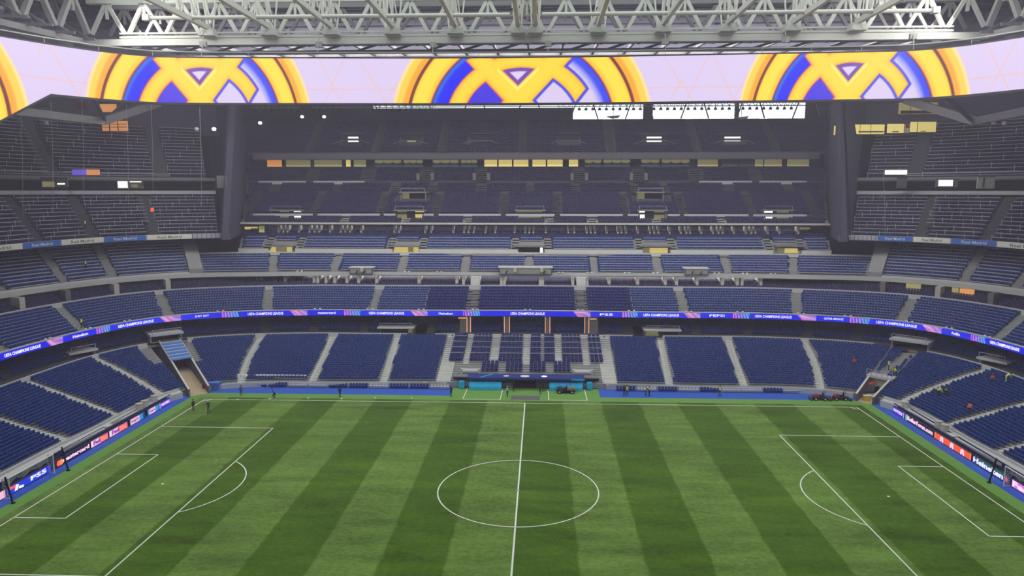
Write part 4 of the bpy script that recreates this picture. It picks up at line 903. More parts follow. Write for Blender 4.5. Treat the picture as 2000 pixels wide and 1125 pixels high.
g = [o for o in bpy.data.objects if o.get('label') == 'blue lit board behind the left goal net'][0]
yb = L(12, 962)
MB().prism([(yb+1.2, .15), (yb+1.7, .15), (yb+1.9, .75), (yb+1.5, .85)], 0, XL+.04, XL+.07).prism([(yb+1.9, .2), (yb+2.6, .1), (yb+2.7, .35), (yb+1.9, .5)], 0, XL+.04, XL+.07).build('emblem', 'letter_white', g)
MB().prism([(yb+.2, .6), (yb+1.4, .55), (yb+1.6, .85), (yb+.5, .9)], 0, XL+.04, XL+.06).build('emblem', 'letter_red', g)
board(XL, L(104, 916), L(176, 876), -1, solid((26, 18, 60)), 'dark lit board with an orange disc and white lettering beside the left goal', [('mastercard', .24, .97, .24, .5, 'letter_pink')])
g = [o for o in bpy.data.objects if o.get('label', '').startswith('dark lit board with an orange')][0]
yb = L(104, 916)+1.0
for k, m in ((0, 'letter_red'), (.45, 'letter_orange')): MB().prism([(yb+k+.36*math.cos(a), .5+.36*math.sin(a)) for a in np.linspace(0, 2*math.pi, 20)[:-1]], 0, XL+.03+k*.03, XL+.05+k*.03).build('emblem', m, g)
for u0, v0, u1, v1, w in ((178, 874, 212, 857, 'first'), (214, 856, 250, 838, 'second')):
    board(XL, L(u0, v0), L(u1, v1), -1, lambda a, f, W: np.where((a > .52)[:, None], (246, 110, 150), np.where((a < .1)[:, None], (255, 225, 245), (252, 190, 236)))*1., 'pink and red lit parcel company board, '+w+' of the two beyond the dark one', [('Fed', .14, .5, .2, .55, 'letter_purple'), ('Ex', .56, .92, .2, .5, 'letter_orange')])
def ltb(a, f, W): return np.where((a < .62)[:, None], (246, 190, 226), np.where((a < .86)[:, None], (30, 150, 236), (16, 40, 130)))*1.
board(XL, L(255, 835), L(284, 818), -1, ltb, 'pink and bright blue lit board, nearer of the pair', [('Lay\'s', .08, .55, .25, .4, 'letter_purple')])
board(XL, L(289, 816), L(311, 804), -1, lambda a, f, W: np.where((a < .15)[:, None], (30, 150, 236), np.where((a < .68)[:, None], (250, 196, 226), (30, 150, 236)))*1., 'pink and bright blue lit board, farther of the pair', [('Lay\'s', .2, .6, .25, .4, 'letter_purple')])
board(XL, L(312, 803), L(333, 793), -1, lambda a, f, W: np.where((a < .1)[:, None], (230, 170, 240), (60, 50, 226))*1., 'violet lit board farthest along the left goal line', [('HOTELS', .18, .92, .25, .42, 'letter_pink')])
# right end: reading direction runs from far to near
board(XR, Rr(1765, 825), Rr(1743, 806), 1, lambda a, f, W: np.where((a > .93)[:, None], (235, 180, 245), (50, 50, 230))*1., 'violet lit board farthest along the right goal line', [('HOTELS', .12, .86, .25, .42, 'letter_pink')])
board(XR, Rr(1823, 857), Rr(1767, 828), 1, lambda a, f, W: np.where((a < .08)[:, None], (120, 200, 206), (22, 16, 40))*1., 'black lit board with pink lettering at the right end', [('RollerForex.com', .1, .97, .16, .62, 'letter_pink')])
ob = board(XR, Rr(1896, 903), Rr(1824, 858), 1, lambda a, f, W: np.where((a < .03)[:, None] | (a > .97)[:, None], (255, 160, 110), (250, 92, 52))*1., 'orange lit board with three pink house emblems')
y1 = Rr(1824, 858); y0 = Rr(1896, 903)
for k in (.22, .5, .78):
    yc = y1-(y1-y0)*k
    MB().prism([(yc-.38, .1), (yc-.38, .5), (yc-.3, .75), (yc, .86), (yc+.3, .75), (yc+.38, .5), (yc+.38, .1), (yc+.12, .1), (yc+.12, .35), (yc-.12, .35), (yc-.12, .1)], 0, XR-.05, XR-.02).build('emblem', 'letter_pink', ob)
hb = board(XR, Rr(1971, 948), Rr(1899, 905), 1, lambda a, f, W: np.where(((f > .78) & (a > .15) & (a < .88))[:, None], (10, 120, 80), (40, 54, 140))*1., 'blue and green lit beer board beside the right goal', [('Heineken', .03, .84, .1, .68, 'letter_white')])
y1 = Rr(1899, 905); y0 = Rr(1971, 948); yc = y1-(y1-y0)*.92
MB().prism([(yc+(.42 if i % 2 == 0 else .18)*math.sin(i*math.pi/5), .45+(.42 if i % 2 == 0 else .18)*math.cos(i*math.pi/5)) for i in range(10)], 0, XR-.05, XR-.02).build('emblem', 'letter_red', hb)
board(XR, Rr(2060, 1010), Rr(1975, 950), 1, solid((226, 120, 226)), 'magenta lit board cut by the right edge of the picture', [('FedEx', .04, .7, .12, .66, 'letter_white')])
# navy hoarding backing the boards
for sg in (-1, 1):
    mb = MB(); mb.box(min(sg*57.6, sg*57.9), max(sg*57.6, sg*57.9), -50, 33, -.02, 1.05); mb.box(min(sg*58.7, sg*58.9), max(sg*58.7, sg*58.9), -50, 30, -.02, 1.1 if sg > 0 else 1.0)
    o = mb.build('hoarding', 'navy_wall'); prop(o, 'plain navy hoarding behind the lit boards at the '+('left' if sg < 0 else 'right')+' end', 'hoarding')
# ------------------------------------------------------------------ doorways in the stands
def doorway(name, lab, u0, u1, vt, vb, y, depth, back, lintel='grey_steel', over=.5, inner=None):
    a, b = ony(u0, vb, y), ony(u1, vb, y); zt = float(ony((u0+u1)/2, vt, y)[2]); x0, x1, z0 = float(a[0]), float(b[0]), float(a[2])
    t = empty(name, (0, 0, 0)); prop(t, lab, kind='structure')
    MB().box(x0-.25, x0, y, y+depth, z0-.2, zt).box(x1, x1+.25, y, y+depth, z0-.2, zt).build('side_wall', 'box_wall_dim', t)
    MB().box(x0-.45, x1+.45, y-over, y+depth, zt, zt+.28).build('lintel', lintel, t)
    MB().box(x0, x1, y, y+depth, z0-.25, z0-.15).build('threshold', 'concrete', t)
    segs = inner or [(0, 1, back)]
    for p, q, m in segs: MB().box(x0+(x1-x0)*p, x0+(x1-x0)*q, y+depth-.15, y+depth, z0-.15, zt).build('back_wall', m, t)  # glowing and black panels stand in for passage light and darkness
    MB().beam((x0, y-over+.05, zt+1.1), (x1, y-over+.05, zt+1.1), .06).beam((x0, y-over+.05, zt+.3), (x0, y-over+.05, zt+1.1), .06).beam((x1, y-over+.05, zt+.3), (x1, y-over+.05, zt+1.1), .06).build('hand_rail', 'rail_metal', t)
    return t
W5 = ['leftmost', 'second from the left', 'centre', 'second from the right', 'rightmost']
for i, (u0, u1, inn) in enumerate(((517, 571, [(0, .3, 'lit_yellow'), (.3, .7, 'lit_yellow_dim'), (.7, 1, 'lit_yellow')]), (765, 818, [(0, .55, 'lit_yellow'), (.55, .75, 'lit_yellow_dim'), (.75, 1, 'lit_yellow')]), (1007, 1060, [(0, .08, 'lit_white'), (.08, .9, 'black'), (.9, 1, 'lit_white')]), (1252, 1307, [(0, .35, 'lit_yellow_dim'), (.35, 1, 'lit_yellow')]), (1518, 1568, [(0, .15, 'lit_yellow_dim'), (.4, .95, 'lit_yellow'), (.15, .4, 'lit_yellow_dim')]))):
    doorway('doorway_third', W5[i]+' doorway in the row above the third terrace', u0, u1, 482, 494, 78.9, 2.0, 'lit_yellow', inner=inn)
for i, (u0, u1, inn) in enumerate(((531, 588, [(0, .2, 'black'), (.2, .5, 'lit_yellow_dim'), (.5, .68, 'black'), (.68, 1, 'lit_white')]), (773, 828, [(0, .35, 'lit_yellow_dim'), (.35, .65, 'dark_wall'), (.65, 1, 'lit_yellow')]), (1009, 1062, [(0, .6, 'lit_yellow_dim'), (.6, .95, 'lit_yellow_dim')]), (1248, 1300, [(0, .25, 'lit_white'), (.25, .6, 'dark_wall'), (.6, 1, 'lit_yellow_dim')]), (1492, 1545, [(0, .4, 'lit_white'), (.4, .55, 'dark_wall'), (.55, 1, 'lit_yellow_dim')]))):
    doorway('doorway_fourth', W5[i]+' doorway under the fourth terrace', u0, u1, 412, 427, 86.4, 1.8, 'lit_yellow', inner=inn)
for i, (u0, u1) in enumerate(((784, 830), (1246, 1294))):
    d = doorway('doorway_high', ('left' if i == 0 else 'right')+' dim recess in the middle of the fourth terrace', u0, u1, 377, 392, 91.5, 1.5, 'lit_yellow', inner=[(0, .3, 'lit_yellow_dim'), (.3, 1, 'darker_wall')])
for i, (u0, u1, w) in enumerate(((680, 700, 1), (795, 812, .6), (930, 950, 0), (1100, 1120, 0), (1263, 1292, 1), (1415, 1446, 2))):
    y = 103.5+i % 2; t = empty('doorway_top'); prop(t, ['first', 'second', 'third', 'fourth', 'fifth', 'sixth'][i]+' small opening from the left in the top terrace', kind='structure')
    a, b = ony(u0-10, 280, y), ony(u1+10, 262, y); x0, x1, z0, z1 = float(a[0]), float(b[0]), float(a[2]), float(b[2])
    MB().box(x0, x1, y, y+.2, z0, z1).build('back_wall', 'darker_wall', t); MB().box(x0-.3, x1+.3, y-1.0, y+1.5, z1, z1+.2).build('lintel', 'dark_wall', t)
    MB().beam((x0-2, y-1.6, z0-.3), (x0, y-2.2, z0+.5), .12).beam((x0, y-2.2, z0+.5), (x1, y-2.2, z0+.5), .12).beam((x1, y-2.2, z0+.5), (x1+2, y-1.6, z0-.3), .12).build('hand_rail', 'grey_steel', t)
    if w:
        xa, xb = float(ony(u0, 270, y)[0]), float(ony(u1, 270, y)[0])
        for k in range(2 if w != .6 else 1): MB().box(xa, xb, y-.1, y-.02, z0+.35+k*.85, z0+.75+k*.85).build('light_strip', 'lit_white' if w != .6 else 'lit_yellow_dim', t)
# lower doorways with pale lintels
for u0, u1, vt, vb, lab in ((743, 805, 641, 653, 'left lit doorway with a pale lintel in the shaded rows'), (1261, 1325, 646, 659, 'right lit doorway with a pale lintel in the shaded rows')):
    doorway('doorway_shaded', lab, u0, u1, vt, vb, 60.9, 2.6, 'beige_floor', 'ledge_grey', .8, inner=[(0, 1, 'lit_yellow_dim')])
# corner doorways in the shaded rows
def corner_box(lab, sgn, s, w, d, z0, z1, inner):
    t = empty('doorway_corner'); prop(t, lab, kind='structure'); c = bp(s, d, 0); n = (bp(s, d+1, 0)-c).normalized(); a = Vector((n.y, -n.x, 0))
    def bx(mb, u0, u1, v0, v1, za, zb):
        P = [c+a*u0+n*v0, c+a*u1+n*v0, c+a*u1+n*v1, c+a*u0+n*v1]; return mb.hexa([(p.x, p.y, za) for p in P]+[(p.x, p.y, zb) for p in P])
    bx(MB(), -w/2-.4, w/2+.4, -.8, 4, z1, z1+.35).build('lintel', 'ledge_grey', t)
    bx(bx(MB(), -w/2-.3, -w/2, 0, 4, z0, z1), w/2, w/2+.3, 0, 4, z0, z1).build('side_wall', 'concrete', t)
    bx(MB(), -w/2, w/2, 3.4, 3.6, z0, z1).build('back_wall', inner, t); bx(MB(), -w/2, w/2, 0, 3.5, z0-.1, z0+.02).build('threshold', 'beige_floor', t)  # black inner material puts the passage's darkness into the wall colour
    r = MB(); 
    for k in (-w/2, w/2): p = c+a*k-n*.75; r.beam((p.x, p.y, z1+.3), (p.x, p.y, z1+1.2), .08)
    p, q = c+a*(-w/2)-n*.75, c+a*(w/2)-n*.75; r.beam((p.x, p.y, z1+1.2), (q.x, q.y, z1+1.2), .08); r.build('hand_rail', 'rail_metal', t)
    return t
corner_box('left corner doorway with a beige floor above the blue awning', -1, -59.9, 5.0, 44.3, 6.0, 7.25, 'box_wall')
corner_box('right corner doorway with a pale slab roof under the ribbon', 1, 60.6, 5.6, 44.3, 5.6, 7.25, 'black_matte')
corner_box('dark doorway at the back of the left end seats', -1, -70.3, 4, 42.6, 5.4, 6.7, 'black_matte')
corner_box('dark doorway at the back of the right end seats', 1, 70.4, 4, 42.6, 5.4, 6.7, 'black_matte')
# ------------------------------------------------------------------ partitions and lit bits of the hospitality boxes
def pillar_px(us, v, y, z0, z1, nm, lab, grp, m='box_wall', w=.45, dd=3.6, arch=True):
    for i, u in enumerate(us):
        x = float(ony(u, v, y)[0]); mb = MB()
        if arch: mb.prism([(y, z0), (y+dd, z0), (y+dd, z1), (y-.0, z1), (y+.1, z0+(z1-z0)*.6)], 0, x-w/2, x+w/2)
        else: mb.box(x-w/2, x+w/2, y, y+dd, z0, z1)
        o = mb.build(nm, m); prop(o, lab, None, None, 'structure')
pillar_px([502, 510, 556, 613, 620, 636, 653, 677, 700, 735, 818, 892, 905, 979, 985, 1055, 1060, 1119, 1147, 1190, 1246, 1300, 1322, 1362, 1412, 1441, 1450, 1487], 548, 70.5, 14.4, 16.16, 'box_pillar', 'pale partition in the lower hospitality boxes', 'x', w=.55)
for u in (928, 1135): pillar_px([u], 548, 70.4, 14.3, 16.16, 'box_pillar_wide', 'wide white partition panel in the lower hospitality boxes', 'x', m='seat_white', w=1.9, arch=False)
pillar_px([544, 553, 561, 583, 604, 614, 623, 644, 665, 674, 683, 705, 770, 779, 830, 842, 885, 906, 915, 925, 948, 967, 1005, 1026, 1034, 1042, 1066, 1110, 1122, 1146, 1154, 1162, 1185, 1207, 1214, 1223, 1246, 1270, 1278, 1286, 1308, 1330, 1341, 1348, 1370, 1393, 1404, 1412, 1434, 1458, 1468, 1476, 1500, 1523, 1560], 450, 83.6, 23.9, 26.2, 'upper_box_pillar', 'slim pale partition in the upper hospitality boxes', 'x', w=.38, dd=2.2)
for s in list(np.arange(-110, -54, 5.2))+list(np.arange(56, 111, 5.2)):
    c = bowl(s, dC(s)+1.2); n_ = bowl(s, dC(s)+2.2)-c; tt_ = np.array([n_[1], -n_[0]])*.45
    P = [c-tt_, c+tt_, c+tt_+n_*2.5, c-tt_+n_*2.5]
    MB().hexa([(*p, 14.4) for p in P]+[(*p, 16.3) for p in P]).build('end_box_pillar', 'box_wall' if int(s) % 2 else 'box_wall_dim'); prop(bpy.context.scene.objects[-1] if False else [o for o in COL.objects][-1], 'pale pillar of the end stand boxes', None, None, 'structure')
# lit panels within the boxes
def lit_panel(u0, u1, v0, v1, y, m, lab):
    a, b = ony(u0, v1, y), ony(u1, v0, y); o = MB().box(float(a[0]), float(b[0]), y, y+.1, float(a[2]), float(b[2])).build('lit_panel', m); prop(o, lab, None, None, 'structure')
lit_panel(1322, 1358, 541, 556, 75.0, 'lit_yellow_dim', 'warm lit box interior right of centre')
lit_panel(478, 503, 443, 448, 86.5, 'lit_yellow', 'small lit strip in the upper boxes at the left')
lit_panel(506, 516, 441, 454, 83.4, 'lit_yellow_dim', 'small glowing panel at the left end of the upper boxes')
lit_panel(1110, 1118, 447, 457, 86.0, 'lit_yellow_dim', 'small lit gap in the upper boxes right of centre')
lit_panel(1562, 1582, 444, 452, 86.0, 'lit_yellow_dim', 'small lit gap at the right end of the upper boxes')
lit_panel(1537, 1560, 543, 556, 74.9, 'box_wall', 'beige lit box interior near the right corner')
for u0, u1, v0, v1, m, lab, D in ((1772, 1800, 553, 568, 'lit_yellow_dim', 'warm lit interior at the right corner boxes', 16.0), (1892, 1918, 563, 573, 'lit_orange', 'warm lit interior of a right end box', 0), (1868, 1880, 560, 574, 'lit_yellow_dim', 'lit curtain of a right end box', 0)):
    p = onz((u0+u1)/2, (v0+v1)/2, 15.4); s_, d_ = to_sd(p[0], p[1]); c = bowl(s_, dC(s_)+4.2); n_ = bowl(s_, dC(s_)+5.2)-c; w = (u1-u0)/2*130/FOC; t_ = np.array([n_[1], -n_[0]])*w
    P = [c-t_, c+t_, c+t_+n_*.1, c-t_+n_*.1]; o = MB().hexa([(*k, 14.7) for k in P]+[(*k, 16.1) for k in P]).build('lit_panel', m); prop(o, lab, kind='structure')
# ------------------------------------------------------------------ camera platforms on the ledge, small fittings
def platform(u0, u1, v0, v1, lab, cams):
    y = 70.2; a, b = ony(u0, v1, y), ony(u1, v0, y); x0, x1, z0, z1 = float(a[0]), float(b[0]), float(a[2]), float(b[2])
    t = empty('camera_platform', ((x0+x1)/2, y, z0)); prop(t, lab, 'platform', 'camera platforms on the third ledge'); h_ = z1-z0; w = (x1-x0)/2
    MB().box(-w, w, 0, .12, 0, h_*.85).box(-w, -w+.12, 0, 2.2, 0, h_*.85).box(w-.12, w, 0, 2.2, 0, h_*.85).build('front_panel', 'concrete', t)
    MB().box(-w-.2, w+.2, -.1, 2.4, h_*.85, h_).build('top_shelf', 'curb_pale', t); MB().box(-w, w, .1, 2.3, -.1, .05).build('deck', 'grey_steel', t)
    for c in cams:
        x = float(ony(c, 527, y)[0])-(x0+x1)/2; MB().box(x-.28, x+.28, -.32, -.02, h_*.3, h_*.85).build('monitor', 'box_wall', t)
    for c in (u0+15, u1-14):
        x = float(ony(c, 527, y)[0])-(x0+x1)/2; MB().tube([(x-.25, -.25, .1), (x, -.2, h_*.5), (x+.2, -.22, h_*.42)], .12, 6).build('bracket', 'black', t)
platform(683, 727, 522, 534, 'small grey camera platform on the third ledge, left of the middle', (707,))
platform(975, 1078, 522, 535, 'long grey camera platform in the middle of the third ledge', (1006, 1058))
platform(1338, 1384, 524, 536, 'small grey camera platform on the third ledge, right of the middle', ())
# paired small caps on the ledges
def caps(us, v, y, z, lab, grp):
    for i, u in enumerate(us):
        x = float(ony(u, v, y)[0])
        for k in (-.45, .45):
            o = MB().lathe((0, 0, 0), [(.22, 0), (.26, .1), (.2, .25)], 8).build('lamp_cap', 'seat_white'); o.location = (x+k, y, z); prop(o, ('left' if k < 0 else 'right')+' cap of the '+nth(i+1)+' white cap pair from the left on the third ledge', 'lamp', grp)
caps((585, 695, 795, 858, 1095, 1152, 1225, 1280, 1400, 1455, 1510), 533, 70.9, 16.95, 'small white cap on the long third ledge', 'white caps on the third ledge')
def rcaps(us):
    RCN = 0
    for u in us:
        RCN += 1; t = r_t(u); x, y = np.interp(t, RT, RP[:, 0]), np.interp(t, RT, RP[:, 1])
        for k in (-.5, .5):
            tx = np.interp(t+.3, RT, RP[:, 0])-np.interp(t-.3, RT, RP[:, 0]); ty = np.interp(t+.3, RT, RP[:, 1])-np.interp(t-.3, RT, RP[:, 1])
            o = MB().lathe((0, 0, 0), [(.2, 0), (.24, .1), (.18, .22)], 8).build('lamp_cap', 'seat_white'); o.location = (x+tx/.6*k-ty/.6*.25, y+ty/.6*k+tx/.6*.25, 10.62); prop(o, ('left' if k < 0 else 'right')+' cap of the '+nth(RCN)+' white cap pair from the left on the ribbon edge', 'lamp', 'white caps on the ribbon edge')
rcaps((97, 175, 250, 430, 620, 722, 823, 928, 1030, 1133, 1234, 1345, 1446, 1565, 1655, 1775, 1851, 1925))
# ------------------------------------------------------------------ central block: seats, dugouts, tunnel
def zs(y): return .9+(y-43)*(4.85/17.6)
blocks = [(889, 914), (926, 962), (979, 1022), (1037, 1082), (1096, 1133), (1147, 1171)]
for bi, (u0, u1) in enumerate(blocks):
    x0, x1 = float(ony(u0, 664, 59.6)[0]), float(ony(u1, 664, 59.6)[0]); n = max(3, int((x1-x0)/.62)); 
    for r in range(13):
        y = 49.5+r*.81; xs = x0+(np.arange(n)+.5)*(x1-x0)/n
        if n > 6: xs = xs[np.arange(n) != n//2]
        put_seats('wide', 'seat_violet', np.stack([xs, xs*0+y, xs*0+zs(y)], 1), np.tile([0, 1.], (len(xs), 1)), 'vip')
for (u0, u1) in ((941, 974), (988, 1021), (1034, 1066), (1081, 1114)):
    x0, x1 = float(ony(u0, 720, 48)[0]), float(ony(u1, 720, 48)[0]); n = max(3, int((x1-x0)/.62))
    for r in range(4):
        y = 46.0+r*.85; xs = x0+(np.arange(n)+.5)*(x1-x0)/n
        put_seats('wide', 'seat_violet', np.stack([xs, xs*0+y, xs*0+zs(y)], 1), np.tile([0, 1.], (len(xs), 1)), 'vip')
mb = MB()
for u0, u1 in blocks:
    x0, x1 = float(ony(u0, 664, 59.6)[0]), float(ony(u1, 664, 59.6)[0])
    for r in range(1, 5): y = 49.2+r*2.2; mb.box(x0, x1, y, y+.1, zs(y)+1.0, zs(y)+1.1)
mb.build('row_edge', 'rail_metal', ctr)
mb = MB()
for u0, u1 in ((915, 925), (963, 978), (1023, 1036), (1083, 1095), (1134, 1146)):
    x0, x1 = float(ony(u0, 664, 59.6)[0]), float(ony(u1, 664, 59.6)[0])
    for k in range(26):
        y = 49.2+k*.42; mb.box(x0, x1, y, y+.5, zs(y)-.2, zs(y)+.14)
mb.build('centre_stairs', 'step_pale', ctr)
for sg, (u0, u1), lab in ((-1, (902, 936), 'left'), (1, (1120, 1156), 'right')):
    x0, x1 = float(ony(u0, 722, 46.4)[0]), float(ony(u1, 722, 46.4)[0]); t = empty('roller_awning', ((x0+x1)/2, 46.2, 1.6)); prop(t, 'pale grey roller awning on the '+lab+' side above the dugout roof', 'awning'); w = (x1-x0)/2
    MB().tube([(-w, 0, .5), (w, 0, .5)], .42, 14).build('roll', 'ledge_grey', t)
    for k in (-w, w): MB().box(k-.15, k+.15, -.5, .5, -.3, 1.0).build('bracket', 'box_wall', t)
t = empty('dugout_shelter', (0, 43, 0)); prop(t, 'long navy roof with cyan covered benches either side of the tunnel', 'dugout')
xr0, xr1 = float(ony(912, 735, 41.6)[0]), float(ony(1142, 735, 41.6)[0])
MB().hexa([(xr0, -1.3, 2.0), (xr1, -1.3, 2.0), (xr1, .8, 2.15), (xr0, .8, 2.15), (xr0, -1.3, 2.1), (xr1, -1.3, 2.1), (xr1, .8, 2.3), (xr0, .8, 2.3)]).build('roof', 'dugout_navy', t)
MB().box(xr0-2.6, xr1+2.6, -.2, 1.6, 1.85, 1.98).build('rear_roof', 'grey_steel', t)
MB().box(xr0, xr1, -1.4, -1.3, 1.78, 2.12).build('fascia', 'dugout_navy', t)
MB().box(xr1-2.3, xr1, -1.43, -1.4, 1.8, 2.1).build('cyan_end', 'cyan_cover', t)
for uu, w in ((988, 1.0), (1025, 1.6), (1063, 1.0)):
    x = float(ony(uu, 733, 41.5)[0]); MB().lathe((x, -.4 if w < 1.2 else -.4, 2.22), [(w*.5, 0), (w*.5, .03)], 14).build('roof_emblem', 'seat_white' if uu != 1063 else 'letter_pink', t)
sw = MB()
for x0, x1 in ((xr0+2.0, xr0+3.6), ): sw.hexa([(x0, -1.25, 2.1), (x0+.3, -1.25, 2.1), (x1+.9, .7, 2.29), (x1+.5, .7, 2.29), (x0, -1.25, 2.13), (x0+.3, -1.25, 2.13), (x1+.9, .7, 2.31), (x1+.5, .7, 2.31)])
sw.build('roof_streak', 'cyan_cover', t)
for u0, u1 in ((918, 980), (1073, 1137)):
    x0, x1 = float(ony(u0, 750, 42.9)[0]), float(ony(u1, 750, 42.9)[0]); n = 16; b = MB(); base = 0
    P = []
    for i in range(n+1):
        x = x0+(x1-x0)*i/n; wv = .06*math.sin(i*2.1)
        P.append([(x, -.2+wv, 1.62), (x, -1.0+wv, 1.3), (x, -1.55+wv, .6), (x, -1.6+wv, .06), (x, .9, .06), (x, .9, 1.62)])
    b.v = [p for r in P for p in r]
    for i in range(n):
        for j in range(6): k = (j+1) % 6; b.f.append((i*6+j, (i+1)*6+j, (i+1)*6+k, i*6+k)); b.m.append(0)
    b.f += [tuple(range(6)), tuple(n*6+j for j in range(6))[::-1]]; b.m += [0, 0]
    b.build('bench_cover', 'cyan_cover', t)
for u0, u1 in ((897, 908), (1146, 1157)):
    x0, x1 = float(ony(u0, 748, 42.9)[0]), float(ony(u1, 748, 42.9)[0]); MB().prism([(x0, .15), (x1-.05, .1), (x1, 1.1), (x1-.2, 1.25), (x0, 1.2)], 1, -.9, .2).build('side_cover', 'cyan_cover', t)
xa, xb = float(ony(1004, 750, 43)[0]), float(ony(1048, 750, 43)[0])
MB().box(xa, xb, .0, .1, 0, 1.5).build('tunnel_dark_panel', 'black', t)  # black panel stands in for the darkness inside the tunnel
MB().box(xr0-2.6, xa, 1.0, 1.3, 0, 1.85).box(xb, xr1+2.6, 1.0, 1.3, 0, 1.85).build('rear_wall', 'navy_wall', t)
MB().box(xr0-2.4, xa-1, -.1, 1.0, 0, .12).box(xb+1, xr1+2.4, -.1, 1.0, 0, .12).build('plinth', 'navy_wall', t)
MB().box((xa+xb)/2-.05, (xa+xb)/2+.05, -.12, 0, 0, .9).box(xa-.08, xa+.05, -.15, .2, 0, 1.6).box(xb-.05, xb+.08, -.15, .2, 0, 1.6).build('post', 'grey_steel', t)
# vertical warm light strips between the shaded centre boxes
for i, (u, v0, v1) in enumerate(((912, 618, 650), (919, 618, 650), (985, 618, 650), (995, 617, 650), (1065, 617, 651), (1074, 618, 651), (1142, 618, 652), (1150, 618, 652))):
    x = float(ony(u, 640, 61.4)[0]); o = MB().box(-.07, .07, 0, .12, 0, 3.35).build('light_strip', 'lit_warm_strip'); o.location = (x, 61.4, 6.1)
    prop(o, ['first', 'second', 'third', 'fourth', 'fifth', 'sixth', 'seventh', 'eighth'][i]+' warm vertical light strip from the left above the centre block', 'lamp', 'warm light strips')
mb = MB()
for u0, u1 in ((913, 918), (986, 994), (1066, 1073), (1143, 1149), (898, 911), (1151, 1168)):
    x0, x1 = float(ony(u0, 640, 61.4)[0]), float(ony(u1, 640, 61.4)[0]); mb.box(x0, x1, 61.5, 64.5, 6, 9.4)
struct('trim_centre_pillar', mb, 'box_wall_dim', label='pillars between the shaded centre boxes')
for i, (u0, u1, v) in enumerate(((895, 910, 621), (1153, 1165, 623))):
    x0, x1 = float(ony(u0, v, 61.2)[0]), float(ony(u1, v, 61.2)[0]); z = float(ony(u0, v, 61.2)[2]); o = MB().box(x0, x1, 61.1, 61.3, z-.1, z+.1).build('light_bar', 'lit_warm_strip'); prop(o, ('left' if i == 0 else 'right')+' short warm light bar under the ribbon', 'lamp')
# ------------------------------------------------------------------ left corner ramp with the blue awning, right corner entrance
def corner_ramp(sg, s0b, s1b, zf, tb_=1.0):
    side = 'left' if sg < 0 else 'right'
    t = empty('corner_ramp'); prop(t, side+' corner entrance ramp between the seat blocks', kind='structure')
    s0, s1 = (-62.0, -58.1) if sg < 0 else (58.5, 61.7)
    A0, A1 = bp(s0, dA(s0)-1.8, 0), bp(s1, dA(s1)-1.8, 0); B0, B1 = bp(s0b, (dA(s0)-1.8)*(1-tb_)+(dB(s0b)-.2)*tb_, 0), bp(s1b, (dA(s1)-1.8)*(1-tb_)+(dB(s1b)-.2)*tb_, 0)
    def at(p, z): return (p.x, p.y, z)
    mb = MB(); mb.quad(at(A0, .02), at(A1, .02), at(B1, zf), at(B0, zf)); mb.build('ramp_floor', 'beige_floor', t)
    for P, Q in ((A0, B0), (A1, B1)):
        d = (Q-P).normalized(); n = Vector((d.y, -d.x, 0))*.14
        mb = MB().hexa([at(P-n, 0), at(P+n, 0), at(Q+n, 0), at(Q-n, 0), at(P-n, 1.2), at(P+n, 1.2), at(Q+n, 1.2+5.0*tb_), at(Q-n, 1.2+5.0*tb_)]); mb.build('side_wall', 'fin_grey', t)
        MB().beam(at(P, 1.25), at(Q, 1.25+5.0*tb_), .3, .16).build('coping', 'curb_pale', t)
    mb = MB().quad(at(B0, .3), at(B1, .3), at(B1, 1.2+4.8*tb_), at(B0, 1.2+4.8*tb_)); mb.build('back_wall', 'box_wall' if tb_ < 1 else 'box_wall_dim', t)
    return A0, A1, B0, B1
A0, A1, B0, B1 = corner_ramp(-1, -60.7, -58.3, 3.0)
t = empty('striped_awning'); prop(t, 'light blue striped awning sloping over the left corner ramp', 'awning')
K0, K1 = (Vector(x) for x in ((0, 0, 0), (0, 0, 0)))
def lerp(a, b, k): return a+(b-a)*k
for k in range(12):
    a, b = .93-k*.033, .93-(k+1)*.033; zz = lambda f, kk: 1.2+5.0*f+.1+(.10 if kk % 2 else 0)
    p = [lerp(A0, B0, a), lerp(A1, B1, a), lerp(A1, B1, b), lerp(A0, B0, b)]; za, zb_ = zz(a, k), zz(b, k)
    MB().hexa([(p[0].x, p[0].y, za), (p[1].x, p[1].y, za), (p[2].x, p[2].y, zb_), (p[3].x, p[3].y, zb_), (p[0].x, p[0].y, za+.09), (p[1].x, p[1].y, za+.09), (p[2].x, p[2].y, zb_+.09), (p[3].x, p[3].y, zb_+.09)]).build('awning_slat', 'awning_blue' if k % 2 else 'awning_pale', t)
A0, A1, B0, B1 = corner_ramp(1, 58.5, 61.7, .1, .36)
mb = MB(); pa, pb = lerp(A0, B0, .9), lerp(A1, B1, .9); pc, pd = lerp(A1, B1, 1.25), lerp(A0, B0, 1.25)
e = (pb-pa)*.12; P = [pa-e, pb+e, pc+e, pd-e]
t = empty('entrance_bridge'); prop(t, 'grey slab with handrails over the right corner entrance', 'bridge')
MB().hexa([(p.x, p.y, 2.75) for p in P]+[(p.x, p.y, 3.1) for p in P]).build('slab', 'ledge_grey', t)
r = MB()
for k in np.linspace(0, 1, 6): q = lerp(P[0], P[1], k); r.beam((q.x, q.y, 3.1), (q.x, q.y, 4.1), .07)
for z in (3.6, 4.1): r.beam((P[0].x, P[0].y, z), (P[1].x, P[1].y, z), .07)
r.build('hand_rail', 'rail_metal', t)
